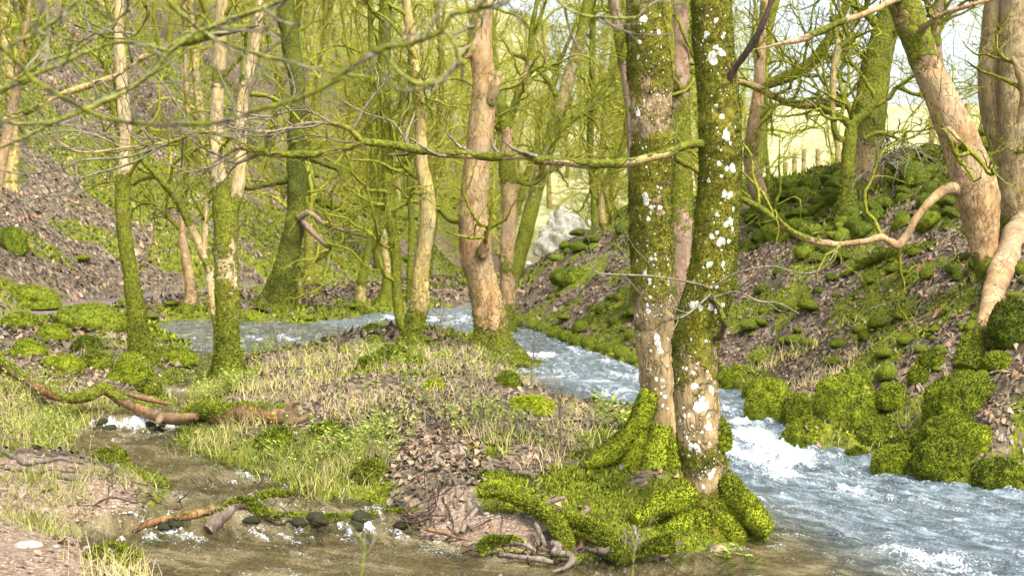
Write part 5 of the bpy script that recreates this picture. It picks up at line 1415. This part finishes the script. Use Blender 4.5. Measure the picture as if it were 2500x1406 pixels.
# ------------------------------------------------------------------ overhanging out-of-focus branches near the camera
FG = [
 ('dark mossy branch rising from the left edge to a broken mossy end', 'olive', [(-80, 320, 9, 0, .6), (20, 288, 9, 0, .5), (70, 272, 8, 0, .6), (150, 232, 8, 0, .5), (230, 205, 8, 0, .4), (290, 180, 8, 0, .4), (350, 140, 8, 0, .5), (410, 115, 9, 0, .6), (470, 95, 14, 0, 1.1), (540, 78, 14, 0, 1.2), (600, 68, 11, 0, 1.1), (632, 60, 6, 0, .5)], 5.0),
 ('pale green blurred bough crossing the top left from the right', 'pale', [(-80, 300, 7), (0, 296, 7), (50, 304, 7), (130, 298, 7), (200, 272, 7), (250, 250, 7), (310, 222, 7), (378, 172, 7), (418, 125, 8), (470, 85, 7), (528, 62, 8), (600, 35, 8), (680, 5, 8), (760, -40, 8)], 3.2),
 ('blurred green twig rising steeply at the top left corner', 'pale', [(-60, 160, 7), (0, 128, 7), (60, 95, 7), (105, 70, 7), (150, 40, 7), (185, 5, 7), (210, -50, 7)], 3.0),
 ('blurred arching twig meeting the pale bough', 'pale', [(-60, 240, 6), (0, 224, 6), (70, 188, 6), (140, 160, 6), (210, 128, 6), (280, 106, 6), (340, 107, 5), (418, 126, 5)], 3.2),
 ('long grey blurred twig sagging under the pale bough', 'greytwig', [(-60, 80, 6), (20, 130, 6), (75, 190, 6), (130, 225, 6), (210, 268, 6), (280, 294, 6), (390, 305, 6), (450, 305, 6), (550, 296, 6), (625, 270, 6), (700, 250, 6), (760, 228, 6), (843, 188, 6)], 2.8),
 ('blurred lichen crusted twig with a crooked hook at the top centre', 'greytwig', [(800, 205, 7), (875, 155, 7), (935, 118, 8), (1000, 108, 7), (1050, 90, 7), (1085, 70, 7), (1100, 40, 7), (1130, 30, 8), (1180, 20, 9), (1225, 10, 10), (1260, -30, 9)], 2.9),
 ('blurred crooked spur hanging under the lichen crusted twig', 'pale', [(1085, 75, 7), (1105, 100, 8), (1120, 150, 8), (1095, 180, 7), (1075, 200, 6), (1010, 200, 5), (950, 150, 5), (935, 118, 5)], 2.9),
 ('blurred twig descending from the top left to the right', 'pale', [(395, -50, 7), (415, 5, 7), (455, 45, 6), (520, 92, 6), (620, 130, 5), (700, 150, 5), (800, 176, 5), (900, 188, 4)], 3.3),
 ('dark blurred bough above the lichen twig at the top centre', 'root', [(1190, -40, 7), (1165, 40, 6), (1155, 85, 6), (1145, 120, 5), (1130, 140, 4)], 4.0),
 ('thin pale blurred twig ending in a hook before the left foreground trunk', 'pale', [(1340, -30, 3.5), (1370, 10, 3.5), (1410, 35, 3.5), (1470, 43, 4), (1530, 45, 5), (1560, 40, 4), (1566, 20, 4)], 4.2),
 ('dark twig with a loop hanging at the top left', 'dark', [(345, -30, 4), (352, 10, 4), (362, 25, 5), (355, 50, 3), (330, 85, 3), (290, 95, 3), (240, 85, 3), (180, 60, 3)], 5.5),
 ('lower dark green twig crossing under the pale bough at the left edge', 'pale', [(-60, 230, 5), (0, 220, 5), (50, 185, 5), (110, 150, 5), (190, 120, 5), (270, 60, 4), (330, 10, 4), (360, -40, 4)], 4.0),
 ('slender green twig slanting along the left edge', 'pale', [(-40, 380, 5), (40, 345, 5), (130, 300, 5), (190, 270, 4), (270, 230, 4), (360, 190, 3.5), (450, 130, 3)], 4.2),
 ('faint blurred forked sprig rising from the bottom edge left of centre', 'pale', [(870, 1460, 4), (890, 1340, 4), (860, 1290, 3), (830, 1250, 3)], 3.6),
 ('faint blurred sprig near the bottom centre', 'pale', [(1545, 1460, 3), (1545, 1390, 3), (1548, 1330, 3), (1530, 1290, 2)], 4.2),
]
for k, (lab, mt, pts, Yf) in enumerate(FG):
    logthing('overhanging_branch', lab, mt, [(q[0], q[1], q[2] * .82, q[3] if len(q) > 3 else 0, (q[4] if len(q) > 4 else .68)) for q in pts], Yf, n=60, sides=10, seed=400 + k, cat='branch', lump=.10, tw=[(4, .16 * Yf / 3, 8, .2, .05, 5, .0010 * Yf), (6, .08 * Yf / 3, 6, .2, .05, 4, .0007 * Yf)] if 'sprig' not in lab else [(5, .12, 6, .2, .1, 4, .003)], top=.1)

# ------------------------------------------------------------------ leaf litter
def leaves(n, X, Y, size, rng, mean_t=.45, lift=.02, Z0=None):
    Z = terrain(X, Y) if Z0 is None else Z0
    k = 7
    an = np.linspace(0, 2 * np.pi, k, endpoint=False)
    rad = np.array([1.0, .55, .85, .5, .5, .85, .55])
    rot = rng.uniform(0, 6.28, n)
    s = size * rng.uniform(.55, 1.25, n)
    px = rad * np.cos(an); py = rad * np.sin(an)
    jx = rng.uniform(.75, 1.25, (n, k))
    lx = px[None] * jx; ly = py[None] * jx * rng.uniform(.55, 1, (n, 1))
    curl = rng.normal(0, .55, (n, 1)); lz = curl * (lx ** 2) * .5 + rng.normal(0, .45, (n, 1)) * ly ** 2 + rng.normal(0, .12, (n, k))
    tilt = rng.normal(0, .5, (n, 1)); tilt2 = rng.normal(0, .4, (n, 1))
    lz = lz + tilt * lx + tilt2 * ly
    lx = np.concatenate([np.zeros((n, 1)), lx], 1); ly = np.concatenate([np.zeros((n, 1)), ly], 1); lz = np.concatenate([np.zeros((n, 1)), lz], 1)
    c, s_ = np.cos(rot)[:, None], np.sin(rot)[:, None]
    wx = (lx * c - ly * s_) * s[:, None]; wy = (lx * s_ + ly * c) * s[:, None]
    # follow the slope
    e = .05
    gx = ((terrain(X + e, Y) - Z) / e)[:, None]; gy = ((terrain(X, Y + e) - Z) / e)[:, None]
    if Z0 is not None: gx = gx * 0; gy = gy * 0
    gx = np.clip(gx, -1.2, 1.2); gy = np.clip(gy, -1.2, 1.2)
    wz = lz * s[:, None] + gx * wx + gy * wy + Z[:, None] + (rng.random((n, 1)) * lift + .3 * s[:, None])
    V = np.stack([X[:, None] + wx, Y[:, None] + wy, wz], -1).reshape(-1, 3)
    b = np.arange(n)[:, None] * (k + 1)
    i = np.arange(k)[None]
    F = np.stack([b + 0 * i, b + 1 + i, b + 1 + (i + 1) % k], -1).reshape(-1, 3)
    t = np.clip(rng.beta(2, 2.6, n) + (mean_t - .45) + .5 * (f2(X, Y, .9, 3, 19) - .5), 0, 1)
    t = np.where(rng.random(n) < .05, rng.uniform(.85, 1, n), t)
    return V, F, np.repeat(t, k + 1)

def scatter(nc, pxr, Yr, cond, rng):
    """uniform in plan, inside a wedge"""
    Yc = np.sqrt(rng.uniform(Yr[0] ** 2, Yr[1] ** 2, nc)); s = rng.uniform((pxr[0] - CX) / FPX, (pxr[1] - CX) / FPX, nc)
    Xc = s * Yc
    k = cond(Xc, Yc); return Xc[k], Yc[k]

def dmin(x, y): return np.minimum(sdf(x, y, main_poly), sdf(x, y, left_poly))
def c_right(x, y):
    z = terrain(x, y); m_, s_, p_, f_ = zones(x, y, z)
    xr = np.interp(y, _rey, _rex)
    return (x > xr) & (R.random(len(x)) < .12 + .95 * (1 - m_)) & (dmin(x, y) > .12) & (f_ < .3)
def c_island(x, y):
    z = terrain(x, y); m_, s_, p_, f_ = zones(x, y, z)
    xr = np.interp(y, _rey, _rex)
    return (x < xr) & (R.random(len(x)) < .06 + .9 * (1 - m_) * (1 - np.clip(s_ * 1.2, 0, .93))) & (dmin(x, y) > .06) & (p_ < .4)
a = Acc()
X_, Y_ = scatter(52000, (1150, 2620), (8.5, 22), c_right, R); a.add(*leaves(len(X_), X_, Y_, .032, R, .48))
X_, Y_ = scatter(30000, (1150, 2500), (22, 45), c_right, R); a.add(*leaves(len(X_), X_, Y_, .055, R, .42))
X_, Y_ = scatter(20000, (-60, 2000), (6.5, 18), c_island, R); a.add(*leaves(len(X_), X_, Y_, .030, R, .48))
X_, Y_ = scatter(3000, (900, 1180), (8.2, 14), lambda x, y: sdf(x, y, Z_LEAF) < .1, R); a.add(*leaves(len(X_), X_, Y_, .032, R, .48, .02))
X_, Y_ = scatter(26000, (-60, 1300), (18, 48), c_island, R); a.add(*leaves(len(X_), X_, Y_, .075, R, .42))
q = np.concatenate(TOPS); a.add(*leaves(len(q), q[:, 0], q[:, 1], .026, R, .6, .004, Z0=q[:, 2]))
tag(link('leaf_litter', mesh('leaf_litter', a, M['leaf'], smooth=False, attr='tint')), 'purple brown dead leaves covering the banks and the island', 'leaves', kind='stuff')
a = Acc()
X_, Y_ = scatter(45000, (-60, 1250), (26, 75), lambda x, y: (x < np.interp(y, TOE[:, 1], TOE[:, 0]) - .8), R); a.add(*leaves(len(X_), X_, Y_, .050, R, .56))
tag(link('hillside_leaves', mesh('hillside_leaves', a, M['leaf'], smooth=False, attr='tint')), 'dead leaves strewn over the left hillside', 'leaves', kind='stuff')

# ------------------------------------------------------------------ carpet moss on the ground
def ground_fuzz(n, X, Y, ln, wd, rng, acc, lo=0, hi=1):
    Z = terrain(X, Y); n = len(X)
    p = np.stack([X, Y, Z - .004], 1)
    d = norm(rng.normal(0, .65, (n, 3)) + np.array([0, 0, 1.0])); t = norm(np.cross(d, rng.normal(0, 1, (n, 3))))
    L = (ln * rng.uniform(.5, 1.4, n))[:, None]; W = (wd * rng.uniform(.6, 1.3, n))[:, None]
    acc.add(np.stack([p - t * W * .5, p + t * W * .5, p + d * L], 1).reshape(-1, 3), np.arange(3 * n).reshape(n, 3), np.repeat(rng.uniform(lo, hi, n), 3))
def c_moss(k=1.0):
    def f(x, y):
        z = terrain(x, y); m_, s_, p_, f_ = zones(x, y, z)
        return (R.random(len(x)) < ss(.35, .8, m_) * k) & (dmin(x, y) > 0) & (p_ < .5)
    return f
a = Acc()
X_, Y_ = scatter(150000, (900, 1950), (8.2, 12.5), c_moss(), R); ground_fuzz(0, X_, Y_, .024, .010, R, a)
X_, Y_ = scatter(110000, (-40, 1500), (8, 20), c_moss(), R); ground_fuzz(0, X_, Y_, .030, .015, R, a)
X_, Y_ = scatter(110000, (1200, 2560), (9, 26), c_moss(), R); ground_fuzz(0, X_, Y_, .040, .022, R, a)
X_, Y_ = scatter(90000, (-60, 1300), (20, 60), c_moss(), R); ground_fuzz(0, X_, Y_, .09, .06, R, a)
tag(link('moss_carpet', mesh('moss_carpet', a, M['moss'], smooth=False)), 'carpet of yellow green moss over the island, banks and hillside', 'moss', kind='stuff')
a = Acc()
def c_crest(x, y):
    z = terrain(x, y); cap = np.interp(y, [0, 10, 17, 24, 35, 45, 60], [3.3, 3.3, 3.2, 2.75, 1.75, .85, .3])
    return (x > np.interp(y, _rey, _rex)) & (R.random(len(x)) < ss(.5, .8, z / cap) * ss(.35, .55, f2(x, y, 1.6, 3, 123)))
X_, Y_ = scatter(70000, (1500, 2620), (13, 34), c_crest, R); ground_fuzz(0, X_, Y_, .10, .03, R, a)
tag(link('crest_moss', mesh('crest_moss', a, M['mossd'], smooth=False)), 'shaggy dark green moss hanging over the crest of the right bank', 'moss', kind='stuff')
a = Acc()
zb = zpoly([(1185, 1190), (1240, 1172), (1280, 1190), (1290, 1225), (1240, 1230), (1200, 1215)], .3)
X_, Y_ = scatter(60000, (1150, 1320), (8, 11.5), lambda x, y: sdf(x, y, zb) < .03 * R.normal(size=len(x)), R); ground_fuzz(0, X_, Y_, .02, .008, R, a, .4, 1)
tag(link('yellow_moss_pad', mesh('yellow_moss_pad', a, M['mossb'], smooth=False)), 'vivid yellow green moss pad at the edge of the sandy bank', 'moss', kind='stuff')

# ------------------------------------------------------------------ grass, sprigs
def blades(X, Y, hgt, wd, rng, acc, tlo, thi, bend=.6, z0=None):
    n = len(X); Z = terrain(X, Y) if z0 is None else z0
    k = 4
    h = hgt * rng.uniform(.4, 1.3, n)
    an = rng.uniform(0, 6.28, n); bd = rng.uniform(.1, bend, n)
    dx, dy = np.cos(an) * bd, np.sin(an) * bd
    V = []
    ax = np.stack([-np.sin(an), np.cos(an) * .0 + 0, np.zeros(n)], 1); ax = norm(np.stack([np.cos(an * 3.1), np.sin(an * 3.1), np.zeros(n)], 1))
    for i in range(k):
        u = i / (k - 1)
        c = np.stack([X + dx * h * u ** 1.7 + dx * h * .15 * u, Y + dy * h * u ** 1.7, Z + h * u * (1 - .45 * bd * u)], 1)
        w_ = wd * (1 - u * .85) * .5
        V += [c - ax * w_, c + ax * w_]
    V = np.stack(V, 1).reshape(-1, 3)
    b = np.arange(n)[:, None] * 2 * k
    F = np.concatenate([np.stack([b[:, 0] + 2 * i, b[:, 0] + 2 * i + 1, b[:, 0] + 2 * i + 3, b[:, 0] + 2 * i + 2], 1) for i in range(k - 1)])
    acc.add(V, F, np.repeat(rng.uniform(tlo, thi, n), 2 * k))
def clump(x, y, sc=2.2, th=.5): return ss(th - .08, th + .08, f2(x, y, sc, 3, 88))
Z_LOG = zpoly([(480, 985), (780, 985), (790, 1075), (700, 1090), (560, 1080), (470, 1050)], .25)
def in_z(poly, th=.48):
    return lambda x, y: (R.random(len(x)) < clump(x, y, 2.6, th)) & (sdf(x, y, poly) < .25 * R.random(len(x))) & (dmin(x, y) > .03) & (sdf(x, y, Z_LOG) > 0)
a = Acc()
X_, Y_ = scatter(12000, (400, 1560), (10.5, 24), in_z(Z_GRASS, .52), R); blades(X_, Y_, .10, .006, R, a, .25, .7, .8)
X_, Y_ = scatter(13000, (400, 1560), (10.5, 24), in_z(Z_GRASS, .49), R); blades(X_, Y_, .13, .0055, R, a, .75, 1, .8)
X_, Y_ = scatter(5000, (-60, 200), (10.5, 16), in_z(Z_GRASS2, .5), R); blades(X_, Y_, .12, .006, R, a, .2, .75, .8)
X_, Y_ = scatter(6500, (440, 960), (8.5, 14), lambda x, y: (sdf(x, y, Z_MOSS2) < .1) & (sdf(x, y, Z_LOG) > 0) & (R.random(len(x)) < clump(x, y, 3, .52)) & (dmin(x, y) > .02), R); blades(X_, Y_, .09, .005, R, a, .2, .85, 1.0)
# overhanging tufts on bank edges
for (px, py, n_, h_, lo, hi) in [(q[0], q[1], int(q[2] * .42), *q[3:]) for q in [(560, 1080, 900, .26, .2, .9), (640, 1125, 600, .2, .2, .7), (800, 1180, 900, .18, .25, .9), (860, 1130, 700, .18, .3, .8), (720, 1150, 500, .18, .3, .9), (60, 1230, 1200, .12, .1, .6), (140, 1280, 1400, .13, .1, .8), (80, 1060, 1200, .2, .25, .8), (130, 1040, 900, .18, .25, .8),
                                 (310, 1180, 450, .12, .2, .8), (290, 1150, 500, .10, .1, .6), (300, 1400, 500, .2, .5, 1), (500, 960, 900, .16, .3, .9), (2010, 930, 450, .2, .6, 1), (1990, 960, 300, .18, .7, 1), (2230, 1040, 260, .22, .75, 1), (2010, 1050, 250, .12, .6, 1), (1840, 905, 160, .2, .6, 1), (1900, 880, 140, .25, .8, 1), (1990, 850, 150, .22, .8, 1),
                                 (850, 880, 400, .2, .6, 1), (1150, 860, 400, .2, .7, 1), (700, 900, 500, .2, .5, 1), (1440, 1010, 350, .2, .3, .8), (1400, 1060, 300, .2, .5, 1), (1210, 1060, 350, .22, .4, 1), (1080, 880, 300, .2, .6, 1), (620, 960, 700, .2, .4, .9), (760, 960, 700, .2, .5, 1), (900, 990, 500, .16, .6, 1), (1330, 1130, 160, .2, .7, 1), (200, 1000, 500, .3, .6, 1), (330, 880, 300, .25, .5, 1), (20, 980, 900, .22, .3, .9)]]:
    g = gp(px, py); X_ = g[0] + R.normal(0, .16 * g[1] / 11, n_); Y_ = g[1] + R.normal(0, .22, n_)
    blades(X_, Y_, h_ * .8, .0055 * max(1, g[1] / 12), R, a, lo, hi, .95)
tag(link('grass', mesh('grass', a, M['grass'], smooth=False, attr='tint')), 'wispy yellow green and straw grass on the island and banks', 'grass', kind='stuff')

def sprigs(X, Y, hgt, ls, rng, acc, accs):
    """stalk with opposite oval leaves"""
    for x, y in zip(X, Y):
        z = float(terrain(x, y)); h = hgt * rng.uniform(.6, 1.3); lean = rng.normal(0, .25, 2)
        k = 6
        c = np.array([[x + lean[0] * h * (i / k) ** 1.3, y + lean[1] * h * (i / k) ** 1.3, z + h * i / k] for i in range(k + 1)])
        V, F = tubes(c[None], np.full((1, k + 1), .0022), 3); accs.add(V, F, .55)
        for i in range(2, k + 1):
            for sgn in (0, 1, 2)[: (3 if i == k else 2)]:
                an = i * 1.57 + sgn * 3.14 + rng.normal(0, .3); L = ls * rng.uniform(.6, 1.2)
                d = np.array([math.cos(an), math.sin(an), rng.uniform(.1, .7)]); d /= np.linalg.norm(d)
                s_ = np.cross(d, [0, 0, 1]); s_ /= np.linalg.norm(s_) + 1e-9
                p = c[i]
                V = np.array([p, p + d * L * .45 + s_ * L * .24, p + d * L, p + d * L * .45 - s_ * L * .24, p + d * L * .5 + np.array([0, 0, -.08 * L])])
                acc.add(V, np.array([[0, 1, 4], [1, 2, 4], [2, 3, 4], [3, 0, 4]]), rng.random())
al, as_ = Acc(), Acc()
X_, Y_ = scatter(9000, (-60, 200), (10.5, 17), in_z(Z_GRASS2, .40), R); sprigs(X_[:110], Y_[:110], .17, .04, R, al, as_)
X_, Y_ = scatter(4000, (440, 1500), (10, 20), in_z(Z_GRASS, .5), R); sprigs(X_[:330], Y_[:330], .16, .04, R, al, as_)
for (px, py, n_) in [(860, 1120, 60), (900, 1080, 40), (560, 960, 50), (260, 860, 40), (430, 880, 50), (1180, 1040, 40), (700, 1120, 25), (640, 870, 40), (520, 920, 40)]:
    g = gp(px, py); sprigs(g[0] + R.normal(0, .2, n_), g[1] + R.normal(0, .25, n_), .18, .045, R, al, as_)
tag(link('sprig_leaves', mesh('sprig_leaves', al, M['sprig'], smooth=False, attr='tint')), 'small yellow green leaves of low sprigs on the island and left bank', 'plants', kind='stuff')
tag(link('sprig_stalks', mesh('sprig_stalks', as_, M['grass'], attr='tint')), 'thin stalks of the low sprigs on the island and left bank', 'plants', kind='stuff')

def leafy(px, py, h, ls, lab, n=5):
    g = gp(px, py); root = empty('leafy_plant', g, lab, 'plant')
    a, s = Acc(), Acc(); sprigs(g[0] + R.normal(0, .04, n), g[1] + R.normal(0, .04, n), h, ls, R, a, s)
    for q, nm, mm in ((a, 'leaves', 'sprig'), (s, 'stalks', 'grass')):
        part(nm, q, M[mm], root, smooth=False, attr='tint', kind='stuff')
leafy(1465, 1050, .24, .09, 'bright green large leaved plant beside the left foreground trunk')
leafy(1540, 1050, .14, .08, 'pale green leafy tuft at the moss foot of the left foreground trunk')
leafy(1755, 1400, .10, .07, 'yellow green leafy sprig at the bottom edge in front of the spotted trunk')
leafy(1825, 1402, .12, .06, 'taller thin leafy sprig at the bottom edge, right of the spotted trunk')
leafy(330, 880, .2, .05, 'leafy plant growing in front of the slim curved trunk')

# bare saplings on the island
for k, (px, py, tops, lab) in enumerate([
    (1145, 1045, [(1150, 960), (1130, 870), (1120, 810)], 'tall thin bare sapling right of the island middle'),
    (1165, 1075, [(1180, 980), (1210, 900), (1240, 850)], 'bare sapling leaning right beside the tall thin sapling'),
    (810, 985, [(820, 900), (825, 840), (830, 770)], 'dark bare sapling left of the moss hummocks'),
    (690, 920, [(680, 860), (670, 800), (660, 750)], 'bare sapling right of the forked pale trunk'),
    (1370, 1120, [(1368, 1040), (1360, 950), (1340, 880)], 'bare whip sapling in front of the main stream'),
    (1300, 960, [(1298, 900), (1310, 840), (1330, 800)], 'small bare sapling at the island edge near the fallen branch'),
    (730, 1140, [(735, 1080), (700, 1040), (690, 1000)], 'tiny bare shoot on the near island bank'),
    (1075, 865, [(1075, 800), (1085, 740), (1090, 690)], 'bare bushy sapling between the two island trunks'),
    (590, 800, [(600, 740), (590, 690), (580, 640)], 'bare sapling behind the forked pale trunk on the far shore'),
    (60, 640, [(90, 600), (130, 570), (170, 560)], 'thin bare bush on the hillside at the far left')]):
    g = gp(px, py); Ys = g[1]
    pts = np.vstack([g[None] - np.array([[0, 0, .03]]), [P(q[0], q[1], Ys) for q in tops]])
    c = catmull(pts, 16); root = empty('bare_sapling', g, lab, 'sapling')
    r = np.linspace(.0055, .002, 16) * max(1, Ys / 12)
    a = Acc(); V, F = tubes(c[None], r[None], 5); a.add(V, F, .1); part('stem', a, M['root'], root)
    a = Acc(); twigset(a, c[None], r[None], np.random.default_rng(600 + k), [(12, .3 * Ys / 12, 8, .14, .12, 4, .0022 * Ys / 12), (26, .14 * Ys / 12, 6, .16, .1, 3, .0016 * Ys / 12)], .1)
    part('twigs', a, M['root'], root, kind='stuff')

# drooping dead twigs over the dark wall
a = Acc(); g0 = P(2160, 340, 19.5)
root = empty('dead_bramble', P(2200, 480, 19.3), 'tangle of pale dead bramble stems hanging over the mossy wall', 'bramble')
st = np.stack([P(R.uniform(2120, 2200), R.uniform(340, 400), 19.6 + R.uniform(-.2, .2)) for _ in range(34)])
W = walk(st, R.normal(0, 1, (34, 3)) * np.array([.8, .3, .3]) + np.array([.5, -.3, .2]), R.uniform(.7, 1.5, 34), 14, .22, -.14, R)
V, F = tubes(W, np.repeat(R.uniform(.006, .010, 34)[:, None], 14, 1), 4); a.add(V, F, .2)
part('stems', a, M['greytwig'], root, kind='stuff')

# pebbles on the sand and stones in the bed
def pebbles():
    a = Acc(); V0, F0 = ICO[2]
    for _ in range(420):
        px, py = (R.uniform(1020, 1260), R.uniform(1255, 1330)) if R.random() < .45 else (R.uniform(-20, 330), R.uniform(1140, 1400))
        g = gp(px, py)
        s = R.uniform(.004, .010) * (1 if R.random() < .95 else 2.5)
        a.add(V0 * np.array([s, s * .8, s * .55]) + g + np.array([0, 0, s * .2]), F0, 0)
    tag(link('pebbles', mesh('pebbles', a, M['stone'])), 'small pale pebbles on the sandy banks', 'pebbles', kind='stuff')
pebbles()
g = gp(70, 1335)
V, F = rock_shape(3, 55, .15); a = Acc(); a.add(V * np.array([.085, .06, .035]), F, 0)
tag(link('flat_stone', mesh('flat_stone', a, M['stone']), loc=g), 'flat grey stone half buried in the bottom left mud', 'stone')

for o in list(C.objects):
    if o.get('category') and o.parent is not None: del o['category']
